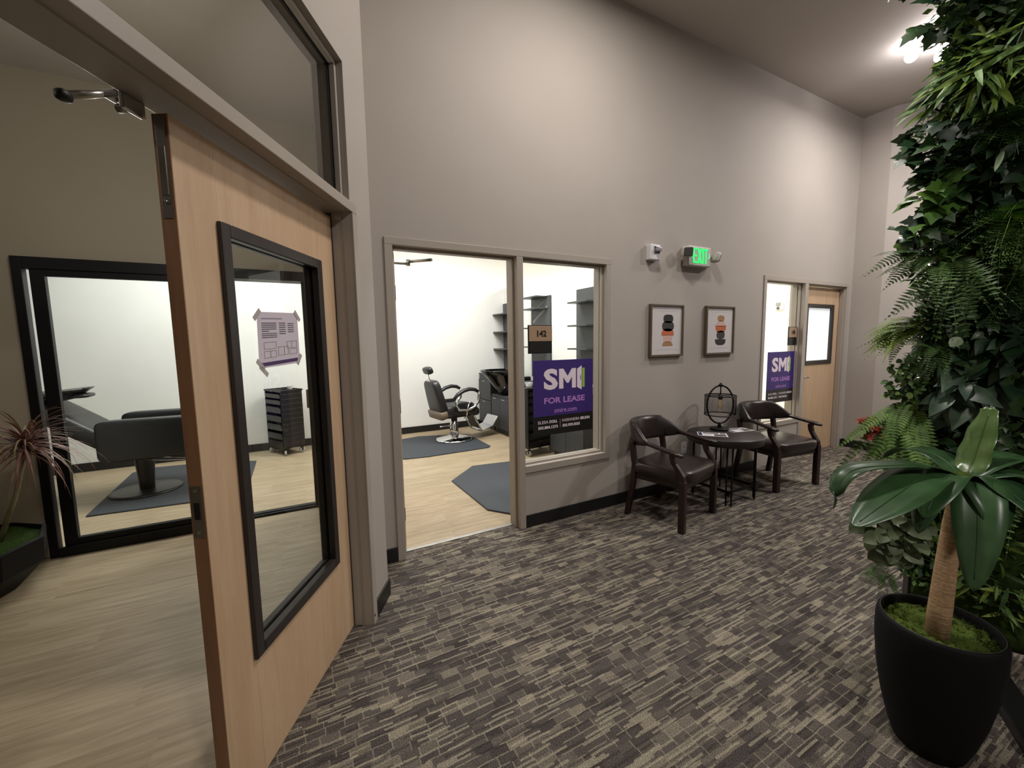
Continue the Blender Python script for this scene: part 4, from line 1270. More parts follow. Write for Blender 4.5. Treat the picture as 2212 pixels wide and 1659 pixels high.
# ------------------------------------------------------------------ corridor armchairs
def armchair(label, x, y, rz, proto=None):
    if proto is not None:
        r = proto.copy(); COL.objects.link(r)
        r.location = (x, y, 0); r.rotation_euler = (0, 0, rz); r['label'] = label
        for ch in list(proto.children):
            c = ch.copy(); COL.objects.link(c); c.parent = r
            for g in list(ch.children):
                d = g.copy(); COL.objects.link(d); d.parent = c
        return r
    t = thing('armchair', label, 'chair', (x, y, 0), rz, 'dark corridor armchairs')
    M_vinyl = simple('oxblood_vinyl', srgb(40, 32, 31), 0.3, var=0.12, vscale=14, bump=0.25, bscale=260)
    for sx in (-1, 1):
        lg = MB()
        X = sx * 0.285
        lg.box(X - 0.024, X + 0.024, -0.245, -0.197, 0, 0.41)
        lg.obj('front_leg', M_mahog, t, bevel=0.005)
        sp_ = MB()
        path = [(X, -0.221, 0.40), (X, -0.210, 0.45), (X * 1.01, -0.178, 0.50), (X * 1.02, -0.15, 0.54), (X * 1.03, -0.137, 0.585), (X * 1.03, -0.145, 0.612)]
        hw = [0.023, 0.024, 0.022, 0.02, 0.02, 0.026]
        vs, fs = [], []
        for (px_, py_, pz_), w_ in zip(path, hw):
            for a, b in ((-1, -1), (1, -1), (1, 1), (-1, 1)):
                vs.append((px_ + a * 0.02, py_ + b * w_, pz_))
        for i in range(len(path) - 1):
            for j in range(4):
                fs.append((i * 4 + j, i * 4 + (j + 1) % 4, (i + 1) * 4 + (j + 1) % 4, (i + 1) * 4 + j))
        n = len(vs)
        fs += [(3, 2, 1, 0), (n - 4, n - 3, n - 2, n - 1)]
        sp_.add(vs, fs, 0, False)
        sp_.obj('arm_support', M_mahog, t, bevel=0.005)
        # rear leg: raked, square, running up to the back
        rl = MB()
        pth = [(sx * 0.262, 0.275, 0.0), (sx * 0.252, 0.225, 0.30), (sx * 0.248, 0.215, 0.45), (sx * 0.25, 0.245, 0.64)]
        vs, fs = [], []
        for (px_, py_, pz_) in pth:
            for a, b in ((-1, -1), (1, -1), (1, 1), (-1, 1)):
                vs.append((px_ + a * 0.021, py_ + b * 0.021, pz_))
        for i in range(len(pth) - 1):
            for j in range(4):
                fs.append((i * 4 + j, i * 4 + (j + 1) % 4, (i + 1) * 4 + (j + 1) % 4, (i + 1) * 4 + j))
        n = len(vs)
        fs += [(3, 2, 1, 0), (n - 4, n - 3, n - 2, n - 1)]
        rl.add(vs, fs)
        rl.obj('rear_leg', M_mahog, t, bevel=0.005)
        # wooden arm
        am = MB()
        ap = [(sx * 0.285, 0.14, 0.665), (sx * 0.295, 0.02, 0.648), (sx * 0.305, -0.10, 0.632), (sx * 0.31, -0.175, 0.622), (sx * 0.312, -0.225, 0.612)]
        aw = [0.02, 0.023, 0.030, 0.035, 0.026]
        ah = [0.016, 0.016, 0.016, 0.017, 0.012]
        vs, fs = [], []
        for (px_, py_, pz_), w_, h_ in zip(ap, aw, ah):
            for k in range(10):
                a = 2 * PI * k / 10
                vs.append((px_ + w_ * math.copysign(abs(math.cos(a)) ** .7, math.cos(a)), py_, pz_ + h_ * math.copysign(abs(math.sin(a)) ** .7, math.sin(a))))
        for i in range(len(ap) - 1):
            for j in range(10):
                fs.append((i * 10 + j, i * 10 + (j + 1) % 10, (i + 1) * 10 + (j + 1) % 10, (i + 1) * 10 + j))
        fs += [tuple(range(10))[::-1], tuple(len(vs) - 10 + j for j in range(10))]
        am.add(vs, fs, 0, True)
        am.obj('arm', M_mahog, t)
    MB().superq(T(0, -0.005, 0.425), (0.288, 0.262, 0.062), 0.42, 0.38, 36, 14).obj('seat', M_vinyl, t)
    MB().box(-0.255, 0.255, -0.225, 0.225, 0.33, 0.40).obj('seat_rail', M_mahog, t, bevel=0.006)
    # wrap-round padded back
    bk = MB()
    n, m = 33, 14
    vs, fs = [], []
    for i in range(n):
        u = -1 + 2 * i / (n - 1)
        au = abs(u)
        ang = u * 1.28
        cx_, cy_ = 0.30 * math.sin(ang) / math.sin(1.28), 0.30 - 0.24 * (1 - math.cos(ang)) / (1 - math.cos(1.28)) * 0.95
        nx, ny = math.sin(ang) * 0.9, math.cos(ang)
        zt = 0.805 - (0.0 if au < 0.55 else 0.135 * ((au - 0.55) / 0.45) ** 1.15)
        zb = 0.602 + 0.042 * au ** 3
        th = 0.031 - 0.012 * au ** 3
        zc, hz = (zt + zb) / 2, (zt - zb) / 2
        for k in range(m):
            a = 2 * PI * k / m
            c_, s_ = math.cos(a), math.sin(a)
            o_ = th * math.copysign(abs(c_) ** .6, c_)
            z_ = hz * math.copysign(abs(s_) ** .45, s_)
            lean = 0.05 * (zc + z_ - 0.6) / 0.2
            vs.append((cx_ + nx * (o_ + lean * (1 - au ** 2)), cy_ + ny * (o_ + lean * (1 - au ** 2)), zc + z_))
    for i in range(n - 1):
        for k in range(m):
            fs.append((i * m + k, i * m + (k + 1) % m, (i + 1) * m + (k + 1) % m, (i + 1) * m + k))
    fs += [tuple(range(m))[::-1], tuple((n - 1) * m + k for k in range(m))]
    bk.add(vs, fs, 0, True)
    bko = bk.obj('backrest', M_vinyl, t)
    # welt seams where the wings meet the back
    for sx in (-1, 1):
        ang = sx * 0.62 * 1.28
        cx_, cy_ = 0.30 * math.sin(ang) / math.sin(1.28), 0.30 - 0.24 * (1 - math.cos(ang)) / (1 - math.cos(1.28)) * 0.95
        nx, ny = math.sin(ang) * 0.9, math.cos(ang)
        sm_ = MB().tube([(cx_ - nx * 0.034 + nx * 0.01, cy_ - ny * 0.034, 0.63), (cx_ - nx * 0.012, cy_ - ny * 0.012, 0.70), (cx_ + nx * 0.01, cy_ + ny * 0.01, 0.76)], 0.0035, 6)
        sm_.obj('piping', M_vinyl, bko)
    return t


ch1 = armchair('dark wood armchair with brown vinyl seat, left of the round table', 2.80, 2.375, math.radians(14))
armchair('dark wood armchair with brown vinyl seat, right of the round table', 4.375, 2.41, math.radians(-7), ch1)

# ------------------------------------------------------------------ round table, lamp, brochures, outlet
tb = thing('side_table', 'round dark side table with paired thin metal legs between the armchairs', 'table', (3.55, 2.43, 0))
M_tabletop = simple('dark_table_top', srgb(44, 38, 36), 0.42, var=0.2, vscale=30, bump=0.1, bscale=80)
M_iron = simple('dark_iron', srgb(26, 23, 22), 0.45, 0.4)
MB().lathe([(0.30, 0.535), (0.322, 0.54), (0.33, 0.55), (0.33, 0.60), (0.322, 0.61), (0.0, 0.612)], 48).obj('top', M_tabletop, tb)
for k in range(4):
    a = PI / 4 + k * PI / 2
    cx_, cy_ = 0.265 * math.cos(a), 0.265 * math.sin(a)
    tx, ty = -math.sin(a), math.cos(a)
    lg = MB()
    for sgn in (-1, 1):
        X, Y = cx_ + tx * 0.022 * sgn, cy_ + ty * 0.022 * sgn
        lg.tube([(X, Y, 0.0), (X, Y, 0.54)], 0.0075, 8)
    lg.box(cx_ - 0.028, cx_ + 0.028, cy_ - 0.028, cy_ + 0.028, 0.10, 0.112)
    lg.obj('leg', M_iron, tb)
for k in range(4):
    a, b = PI / 4 + k * PI / 2, PI / 4 + (k + 1) * PI / 2
    pa, pb = Vector((0.265 * math.cos(a), 0.265 * math.sin(a), 0.125)), Vector((0.265 * math.cos(b), 0.265 * math.sin(b), 0.125))
    d = (pb - pa).normalized()
    nrm = Vector((-d.y, d.x, 0)) * 0.004
    mb = MB()
    z0, z1 = Vector((0, 0, -0.014)), Vector((0, 0, 0.014))
    mb.add([pa - nrm + z0, pa + nrm + z0, pb + nrm + z0, pb - nrm + z0, pa - nrm + z1, pa + nrm + z1, pb + nrm + z1, pb - nrm + z1],
           [(3, 2, 1, 0), (4, 5, 6, 7), (0, 1, 5, 4), (1, 2, 6, 5), (2, 3, 7, 6), (3, 0, 4, 7)])
    mb.obj('stretcher', M_iron, tb)

lp = thing('table_lamp', 'unlit black cage lamp with oval hoop and mesh drum on the round table', 'lamp', (3.64, 2.55, 0.613), math.radians(-28))
MB().lathe([(0.085, 0), (0.085, 0.014), (0.075, 0.02), (0.03, 0.024)], 32).obj('base', M_iron, lp)
MB().lathe([(0.016, 0.02), (0.02, 0.035), (0.012, 0.05), (0.02, 0.06), (0.014, 0.07)], 16).obj('neck', M_iron, lp)
hz, hr, vr = 0.245, 0.128, 0.185
MB().tube([(hr * math.cos(2 * PI * i / 40), 0, hz + vr * math.sin(2 * PI * i / 40)) for i in range(40)], 0.0085, 8, closed=True).obj('oval_hoop', M_iron, lp)
MB().lathe([(0.0, 0.432), (0.02, 0.43), (0.02, 0.442), (0.010, 0.446), (0.012, 0.455), (0.0, 0.46)], 14).obj('finial', M_iron, lp)
MB().tube([(0, 0, 0.43), (0, 0, 0.345)], 0.006, 8).lathe([(0.020, 0.345), (0.020, 0.30), (0.016, 0.295)], 14).obj('socket', M_iron, lp)
MB().lathe([(0.010, 0.30), (0.012, 0.28), (0.028, 0.235), (0.030, 0.215), (0.022, 0.195), (0.0, 0.187)], 18).obj('bulb', glass_mat('bulb_glass', (0.95, 0.9, 0.8, 1)), lp)
MB().tube([(0.006, 0, 0.29), (0.008, 0, 0.23), (-0.008, 0, 0.235), (-0.006, 0, 0.29)], 0.0012, 5).obj('filament', simple('filament', srgb(230, 180, 110), 0.4, emit=srgb(255, 200, 120), estr=0.6), lp)
sr, sz0, sz1 = 0.139, 0.148, 0.335
rg = MB()
for z in (sz0, sz1):
    rg.tube([(sr * math.cos(2 * PI * i / 40), sr * math.sin(2 * PI * i / 40), z) for i in range(40)], 0.0055, 6, closed=True)
for k in range(3):
    a = k * PI / 3
    rg.tube([(sr * math.cos(a), sr * math.sin(a), sz1), (-sr * math.cos(a), -sr * math.sin(a), sz1)], 0.003, 5)
rg.obj('shade_ring', M_iron, lp)
mesh_ = MB()
N = 90
wr_ = 0.0007
for i in range(N):
    a = 2 * PI * i / N
    for sgn in (-1, 1):
        p0 = []
        for k in range(7):
            b = a + sgn * k * 0.075
            p0.append((sr * math.cos(b), sr * math.sin(b), sz0 + (sz1 - sz0) * k / 6))
        mesh_.tube(p0, wr_, 3)
mo = mesh_.obj('mesh_drum', M_iron, lp)
mo['kind'] = 'stuff'

M_navy = simple('navy_print', srgb(44, 40, 84), 0.5)
M_photo = simple('photo_print', srgb(84, 80, 76), 0.5, var=0.5, vscale=60)


def brochure(label, x, y, rz, w_, h_):
    t = thing('brochure', label, 'brochure', (x, y, 0.6125), rz, 'brochures on the round table')
    MB().box(-w_, w_, -h_, h_, 0.0, 0.003).obj('card', M_paper, t)

    def bx(x0, x1, y0, y1, m, nm):
        MB().box(x0 * w_, x1 * w_, y0 * h_, y1 * h_, 0.003, 0.0034).obj(nm, m, t)
    bx(-0.94, -0.7, -0.85, 0.85, M_navy, 'side_panel')
    bx(-0.6, 0.45, 0.3, 0.8, M_photo, 'photo')
    bx(0.1, 0.9, -0.85, 0.1, M_photo, 'photo')
    bx(0.55, 0.9, 0.3, 0.8, M_navy, 'heading_block')
    bx(-0.6, -0.05, -0.25, -0.15, M_ink2, 'text_line')
    bx(-0.6, -0.1, -0.55, -0.45, M_ink2, 'text_line')


brochure('printed brochure card at the near left edge of the round table', 3.385, 2.44, math.radians(-48), 0.125, 0.078)
brochure('printed brochure card behind the lamp on the round table', 3.76, 2.435, math.radians(-14), 0.12, 0.075)
ol = thing('wall_outlet', 'white wall outlet low on the wall behind the left armchair', 'outlet', (3.42, YB, 0.35))
MB().box(-0.036, 0.036, -0.007, 0, 0, 0.115).obj('plate', M_whitepl, ol, bevel=0.003)
for z in (0.022, 0.067):
    MB().box(-0.016, 0.016, -0.010, -0.007, z, z + 0.028).obj('socket', M_whitepl, ol, bevel=0.002)

# ------------------------------------------------------------------ far wall window, ledge
lw = thing('window_4', 'lit office window in the bent far wall, mostly hidden by the plant wall', 'window', (6.59, 2.47, 0), math.radians(-60), kind='structure')
fr = MB().box(0.34, 0.39, -0.014, 0.0, 0.45, 2.70).box(1.2, 1.25, -0.014, 0.0, 0.45, 2.70).box(0.39, 1.2, -0.014, 0.0, 2.65, 2.70).box(0.39, 1.2, -0.014, 0.0, 0.45, 0.50)
fr.obj('frame', M_trim, lw, bevel=0.003)
MB().box(0.39, 1.2, -0.008, -0.003, 0.50, 2.65).obj('pane', simple('lit_blind', srgb(250, 240, 214), 0.6, emit=(1.0, 0.93, 0.78, 1), estr=1.4), lw)
lg_ = thing('wall_ledge', 'small black ledge on the far wall seen just left of the plant wall', 'ledge', (6.59, 2.47, 1.40), math.radians(-60))
MB().box(-0.0, 0.17, -0.035, -0.001, 0, 0.062).obj('body', M_base, lg_, bevel=0.004)
MB().box(0.0, 0.17, -0.05, -0.001, 0.062, 0.070).obj('top', M_base, lg_, bevel=0.002)

# ------------------------------------------------------------------ ceiling light near the plant wall
M_glow = simple('lamp_glow', (1, 1, 1, 1), 0.5, emit=(1.0, 0.96, 0.98, 1), estr=40)
cl = thing('ceiling_light', 'bright chrome ceiling light with glowing globes above the plant wall', 'ceiling light', (5.42, 1.72, H))
MB().lathe([(0.0, -0.03), (0.11, -0.028), (0.12, -0.01), (0.12, 0.0)], 28).obj('canopy', M_chrome, cl)
for k in range(4):
    a = k * PI / 2 + 0.3
    p = (0.20 * math.cos(a), 0.20 * math.sin(a))
    ar = MB().tube([(0.04 * math.cos(a), 0.04 * math.sin(a), -0.03), (0.12 * math.cos(a), 0.12 * math.sin(a), -0.06), (p[0], p[1], -0.06)], 0.009, 8).obj('arm', M_chrome, cl)
    MB().superq(T(p[0], p[1], -0.115), (0.05, 0.05, 0.05), 1, 1, 18, 10).obj('globe', M_glow, ar)

# ------------------------------------------------------------------ plant wall
GW = (2.624, 0.774, 0.0)
GR = math.radians(-60)
GM = T(*GW) @ R(GR, 'Z')


def link(o, parent=None):
    COL.objects.link(o)
    if parent:
        o.parent = parent
    return o


def leaf_mesh(name, outline, mat, fold=0.12, curl=0.15, cup=0.0, nseg=6):
    """outline: list of (t, halfwidth); a folded, curling blade growing along +y from the origin"""
    vs, fs = [], []
    for t, hw in outline:
        z = -curl * t * t
        for k in (-1, -0.5, 0, 0.5, 1):
            vs.append((k * hw, t, z + fold * hw * abs(k) * 1.6 + cup * math.sin(t * 14) * hw * abs(k)))
    n = len(outline)
    for i in range(n - 1):
        for k in range(4):
            a = i * 5 + k
            fs.append((a, a + 1, a + 6, a + 5))
    return MB().add(vs, fs, 0, True).mesh(name, mat)


def ivy_mesh(name, mat, s=1.0):
    pts = [(0.0, 0.0), (0.22, -0.10), (0.42, 0.05), (0.50, 0.22), (0.32, 0.36), (0.34, 0.60), (0.20, 0.66), (0.0, 1.0)]
    ring = pts + [(-x, y) for x, y in pts[-2:0:-1]]
    vs = [(0, 0.38, 0.05)] + [(x, y, 0.10 * abs(x) - 0.22 * y * y) for x, y in ring]
    n = len(ring)
    fs = [(0, 1 + i, 1 + (i + 1) % n) for i in range(n)]
    return MB().add(vs, fs, 0, True).mesh(name, mat)


def frond_mesh(name, mat, n=18, wid=0.17, droop=0.5, pin=0.030, gap=0.04, lacy=False):
    m = MB()

    def P(t):
        return Vector((0, t * (1 - 0.22 * droop * t), -droop * t * t))
    rib = [P(i / 10) for i in range(11)]
    for i in range(10):
        a, b = rib[i], rib[i + 1]
        w_ = 0.005 * (1 - i / 12)
        m.add([a + Vector((-w_, 0, 0)), a + Vector((w_, 0, 0)), b + Vector((w_, 0, 0)), b + Vector((-w_, 0, 0))], [(0, 1, 2, 3)])
    for i in range(n):
        t = gap + (0.97 - gap) * (i + 0.5) / n
        c = P(t)
        L = wid * (math.sin(PI * min(1, (t * 0.88 + 0.16))) ** 0.8) * (1.0 if t < 0.7 else (1.05 - t) / 0.35)
        L = max(L, 0.012)
        for sx in (-1, 1):
            d = Vector((sx * 0.92, 0.38, -0.12)).normalized()
            f = Vector((-sx * 0.0, 1, -2 * droop * t)).normalized()
            if lacy:
                k = 4
                for q in range(k):
                    b = c + d * (L * (q + 0.4) / k)
                    l2 = L * 0.5 * (1 - q / (k + 1.5))
                    for s2 in (-1, 1):
                        e = (d * 0.6 + f * s2 * 0.8 + Vector((0, 0, 0.15 * s2))).normalized()
                        g = e.cross(Vector((0, 0, 1))).normalized() * l2 * 0.2
                        m.add([b, b + e * l2 * 0.55 + g, b + e * l2, b + e * l2 * 0.55 - g], [(0, 1, 2, 3)])
            else:
                m.add([c - f * pin * 0.35, c + d * L * 0.55 - f * pin * 0.45 + Vector((0, 0, 0.006)), c + d * L, c + d * L * 0.5 + f * pin * 0.5, c + f * pin * 0.4], [(0, 1, 2, 3, 4)])
    return m.mesh(name, mat)


def orient(base, d, up=(0, 0, 1), s=1.0, roll=0.0):
    """matrix putting a blade (growing along +y, upper side +z) at base along d"""
    y = Vector(d).normalized()
    u = Vector(up)
    x = y.cross(u)
    if x.length < 1e-4:
        x = y.cross(Vector((1, 0, 0)))
    x.normalize()
    z = x.cross(y).normalized()
    M = Matrix(((x.x, y.x, z.x, base[0]), (x.y, y.y, z.y, base[1]), (x.z, y.z, z.z, base[2]), (0, 0, 0, 1)))
    return M @ R(roll, 'Y') @ Matrix.Scale(s, 4)


def put(name, me, parent, M):
    o = bpy.data.objects.new(name, me)
    link(o, parent)
    o.matrix_local = M
    return o


def gplant(name, label, cat, a, z, off=0.0, group='plants growing in the plant wall'):
    p = GM @ Vector((a, -0.02 - off, z))
    return thing(name, label, cat, p, GR, group)


gw = thing('plant_wall', 'tall freestanding black panel covered in green moss tiles and foliage', 'plant wall', GW, GR)
MB().box(-0.015, 1.45, 0.0, 0.09, 0.06, 3.9).obj('panel', M_blackplastic, gw, bevel=0.004)
for xc in (0.235, 1.2):
    MB().box(xc - 0.05, xc + 0.05, -0.60, 0.55, 0.0, 0.05).box(xc - 0.05, xc + 0.05, 0.0, 0.09, 0.05, 0.07).obj('foot', M_blackplastic, gw, bevel=0.008)
tm = None
g_ = MB()
rnd = random.Random(5)
gn = 7
hgt = [[0.012 + 0.016 * rnd.random() if 0 < i < gn and 0 < j < gn else 0.002 for i in range(gn + 1)] for j in range(gn + 1)]
vs = [(0.238 * (i / gn) + 0.006, -hgt[j][i], 0.238 * (j / gn) + 0.006) for j in range(gn + 1) for i in range(gn + 1)]
fs = [(j * (gn + 1) + i, j * (gn + 1) + i + 1, (j + 1) * (gn + 1) + i + 1, (j + 1) * (gn + 1) + i) for j in range(gn) for i in range(gn)]
g_.add(vs, fs, 0, True)
tile_me = g_.mesh('moss_tile', M_mossdark)
for r_ in range(15):
    for c_ in range(6):
        put('moss_tile', tile_me, gw, T(-0.012 + c_ * 0.244, -0.001, 0.07 + r_ * 0.255))

# loose small foliage over the whole panel: nobody could count it
fm2 = MB()
rnd = random.Random(21)
for i in range(15000):
    a = rnd.uniform(-0.06, 1.45)
    z = rnd.uniform(0.30, 3.9)
    # patchy cover
    pch = math.sin(a * 9 + 1.3 * math.sin(z * 4)) + math.sin(z * 7.3 + a * 3)
    if pch < -0.9 and a > 0.03:
        continue
    L = rnd.uniform(0.022, 0.06)
    wv = L * rnd.uniform(0.16, 0.32)
    az, el = rnd.uniform(-1.5, 1.5), rnd.uniform(-1.2, 0.8)
    d = Vector((math.sin(az) * math.cos(el), -abs(math.cos(az) * math.cos(el)), math.sin(el)))
    b = Vector((a, -rnd.uniform(0.0, 0.07), z))
    s_ = d.cross(Vector((rnd.uniform(-1, 1), rnd.uniform(-1, 1), 1.5))).normalized() * wv
    fm2.add([b, b + d * L * 0.5 + s_, b + d * L, b + d * L * 0.5 - s_], [(0, 1, 2, 3)], rnd.choice((0, 0, 1, 1, 2, 3)))
for i in range(4200):
    z = rnd.uniform(0.35, 3.5)
    a = -0.10 * rnd.random() ** 1.4 * (0.75 + 0.25 * math.sin(z * 11) + 0.2 * math.sin(z * 29)) + rnd.uniform(0, 0.03)
    L = rnd.uniform(0.025, 0.06)
    wv = L * rnd.uniform(0.18, 0.36)
    az, el = rnd.uniform(-2.2, 0.6), rnd.uniform(-1.2, 0.7)
    d = Vector((math.sin(az) * math.cos(el), -math.cos(az) * math.cos(el), math.sin(el)))
    b = Vector((a, rnd.uniform(-0.07, 0.10), z))
    s_ = d.cross(Vector((rnd.uniform(-1, 1), rnd.uniform(-1, 1), 1.5))).normalized() * wv
    fm2.add([b, b + d * L * 0.5 + s_, b + d * L, b + d * L * 0.5 - s_], [(0, 1, 2, 3)], rnd.choice((0, 1, 1, 2, 2, 3)))
fo2 = fm2.obj('filler_foliage', [M_ivy, M_fern, M_fernl, M_hosta], gw)
fo2['kind'] = 'stuff'

OV = [(0.0, 0.01), (0.10, 0.12), (0.28, 0.235), (0.48, 0.26), (0.68, 0.20), (0.86, 0.095), (1.0, 0.003)]
RD = [(0.0, 0.02), (0.12, 0.24), (0.32, 0.38), (0.55, 0.40), (0.78, 0.29), (0.93, 0.13), (1.0, 0.01)]
LA = [(0.0, 0.02), (0.15, 0.06), (0.4, 0.085), (0.65, 0.075), (0.85, 0.045), (1.0, 0.003)]


def fern(label, a, z, n, length, mat, seed, bias=(-0.3, -1.0, 0.25), spread=1.1, droop=0.6, lacy=False, wid=0.17, npin=18, off=0.0, name='fern'):
    t = gplant(name, label, 'fern', a, z, off)
    rnd = random.Random(seed)
    ms_ = [frond_mesh('frond', mat, npin, wid, droop * q, lacy=lacy) for q in (0.6, 1.0, 1.5)]
    for i in range(n):
        d = Vector(bias).normalized() + Vector((rnd.uniform(-1, 1), rnd.uniform(-0.8, 0.15), rnd.uniform(-0.9, 0.9))) * spread
        d.y = min(d.y, 0.1)
        b = Vector((rnd.uniform(-.03, .03), rnd.uniform(-.03, .0), rnd.uniform(-.03, .03)))
        put('frond', rnd.choice(ms_), t, orient(b, d, (0, -0.35, 1), length * rnd.uniform(0.7, 1.12), rnd.uniform(-0.5, 0.5)))
    return t


def leafy(name, label, cat, a, z, n, rx, rz, depth, me_list, size, seed, hang=-0.35, outx=-0.2, stems=4, off=0.0, jit=0.9, part='leaf', ry0=0.02):
    t = gplant(name, label, cat, a, z, off)
    rnd = random.Random(seed)
    st = MB()
    for k in range(stems):
        x1_, z1_ = rnd.uniform(-rx, rx), rnd.uniform(-rz, rz)
        st.tube([(0, 0, 0), (x1_ * 0.5, -depth * 0.6, z1_ * 0.4 + 0.02), (x1_, -depth * 0.8, z1_)], 0.0025, 5)
    st.obj('stem', M_stem, t)
    for i in range(n):
        an, rr = rnd.uniform(0, 2 * PI), math.sqrt(rnd.random())
        x_, z_ = rx * rr * math.cos(an), rz * rr * math.sin(an)
        b = Vector((x_, -ry0 - depth * (1 - rr * rr) * rnd.uniform(0.5, 1.0), z_))
        d = Vector((outx + x_ / max(rx, 1e-3) * 0.7 + rnd.uniform(-jit, jit), -0.55 + rnd.uniform(-0.4, 0.4), hang + z_ / max(rz, 1e-3) * 0.4 + rnd.uniform(-jit, jit) * 0.8))
        up = Vector((rnd.uniform(-.4, .4), -1.0, 0.7 + rnd.uniform(-.3, .3)))
        put(part, rnd.choice(me_list), t, orient(b, d, up, size * rnd.uniform(0.65, 1.2), rnd.uniform(-0.5, 0.5)))
    return t


iv_d = [ivy_mesh('leaf', M_ivy), ivy_mesh('leaf', M_darkleaf)]
iv_b = [ivy_mesh('leaf', M_ivyb)]
ov_d = [leaf_mesh('leaf', OV, M_darkleaf, curl=0.25), leaf_mesh('leaf', OV, M_ivy, curl=0.4)]
ov_h = [leaf_mesh('leaf', OV, M_hosta, curl=0.35), leaf_mesh('leaf', OV, M_hosta, curl=0.6)]
la_y = [leaf_mesh('leaf', LA, M_ferny, curl=0.3), leaf_mesh('leaf', LA, M_fernl, curl=0.5), leaf_mesh('leaf', LA, M_fern, curl=0.2)]
la_p = [leaf_mesh('leaf', LA, M_pale, curl=0.1)]
rd_v = [leaf_mesh('leaf', RD, M_var, curl=0.25)]
rd_s = [leaf_mesh('leaf', RD, M_fern, curl=0.2), leaf_mesh('leaf', RD, M_fernl, curl=0.2)]
rd_p = [leaf_mesh('leaf', RD, M_pale, curl=0.1)]

leafy('ivy', 'dark ivy at the very top of the plant wall, beside the ceiling light', 'ivy', -0.03, 2.93, 46, 0.15, 0.16, 0.10, iv_d, 0.075, 1)
leafy('trailing_sprig', 'single dark sprig hanging alone against the ceiling above the plant wall', 'ivy', -0.205, 3.02, 5, 0.03, 0.035, 0.03, iv_d, 0.06, 2, stems=2)
leafy('spider_plant', 'yellow green spider plant with long narrow leaves below the ceiling light', 'plant', 0.03, 2.54, 90, 0.12, 0.13, 0.10, la_y, 0.125, 3, hang=-0.5, outx=-0.5, jit=0.55)
leafy('willow_fern', 'bushy plant with narrow light green leaves at the upper right of the plant wall', 'plant', 0.20, 2.66, 90, 0.16, 0.17, 0.10, la_y, 0.12, 4, hang=-0.3, outx=-0.3)
leafy('sage_sprig', 'sparse pale oblong leaves scattered on the upper plant wall', 'plant', 0.10, 2.48, 12, 0.16, 0.42, 0.17, la_p, 0.10, 5, hang=-0.7, jit=0.4)
leafy('ivy', 'pointed dark ivy in front of the pale end wall, just below the ceiling line', 'ivy', -0.055, 2.32, 52, 0.10, 0.15, 0.10, iv_d, 0.085, 6)
leafy('ivy', 'bright green ivy with large pointed leaves on the left edge of the plant wall', 'ivy', -0.05, 2.10, 24, 0.065, 0.085, 0.08, iv_b, 0.085, 7)
leafy('ivy', 'loose brownish green ivy trailing on the left edge above the long fern', 'ivy', -0.095, 1.97, 22, 0.07, 0.07, 0.07, iv_d + iv_b, 0.075, 8)
leafy('creeping_fig', 'dense dark creeping leaves in the middle of the plant wall', 'plant', 0.12, 2.16, 80, 0.17, 0.2, 0.08, ov_d, 0.085, 9)
fern('long thin fern reaching left over the pale wall, halfway up the plant wall', -0.055, 1.86, 16, 0.22, M_fern, 10, (-1.0, -0.6, -0.05), 0.5, 0.45)
fern('large drooping dark fern in the centre of the plant wall', 0.02, 1.78, 34, 0.27, M_fern, 11, (-0.1, -1.0, 0.15), 0.9, 1.0)
fern('bright lacy fern curling out at the right of the plant wall', 0.20, 1.98, 30, 0.25, M_fernl, 12, (-0.25, -1.0, 0.2), 0.85, 0.95, lacy=True, wid=0.24, npin=13, off=0.03)
fern('lime green fern arching left above the small black ledge', -0.06, 1.54, 30, 0.23, M_ferny, 13, (-1.0, -0.55, 0.12), 0.45, 0.6, wid=0.13, npin=22)
leafy('creeping_fig', 'dark green leafy patch beside the lime green fern', 'plant', 0.13, 1.52, 60, 0.16, 0.14, 0.08, ov_d, 0.08, 14)
leafy('money_leaf', 'single round pale leaf facing out beside the lime green fern', 'plant', 0.045, 1.49, 1, 0.01, 0.01, 0.10, rd_p, 0.075, 15, stems=1, jit=0.2, off=0.03)
leafy('maidenhair_vine', 'airy vine of tiny round leaves on the left edge below the lime fern', 'vine', -0.085, 1.27, 110, 0.075, 0.13, 0.07, rd_s, 0.028, 16, stems=10)
fern('hanging button fern with many small bright leaflets low on the left edge', -0.075, 1.16, 40, 0.34, M_fernl, 17, (-0.35, -0.7, -0.75), 0.45, 0.9, wid=0.09, npin=26)
leafy('hosta', 'broad grey green leaves arching out at chest height of the plant wall', 'plant', 0.085, 1.26, 40, 0.10, 0.10, 0.12, ov_h, 0.125, 18, hang=-0.55, outx=-0.2, jit=0.6)
leafy('hosta', 'large dark leaves spreading at the right above the upright pale leaf', 'plant', 0.24, 1.40, 44, 0.14, 0.14, 0.10, ov_d, 0.125, 19, hang=-0.5, jit=0.6)
leafy('creeping_fig', 'small dark leaves behind the upright leaf of the potted fern', 'plant', 0.10, 1.0, 80, 0.18, 0.18, 0.07, ov_d, 0.075, 20)
leafy('nerve_plant', 'rounded leaves with white veins bulging left beside the black pot', 'plant', -0.085, 0.56, 60, 0.105, 0.14, 0.12, rd_v, 0.085, 21, hang=-0.4)
fern('small tufted grass fern at the bottom left, just above the pot rim', -0.12, 0.33, 26, 0.12, M_fern, 22, (-0.4, -0.6, 0.1), 0.9, 0.6, wid=0.12)
leafy('small_ivy', 'little pale green ivy hanging beside the tan trunk', 'ivy', 0.085, 0.55, 20, 0.035, 0.08, 0.05, iv_b, 0.045, 23, stems=3)
leafy('moss_grass', 'soft mossy grass patch at the lower right behind the pot', 'plant', 0.26, 0.42, 80, 0.17, 0.17, 0.08, la_y, 0.09, 24, hang=-0.2)
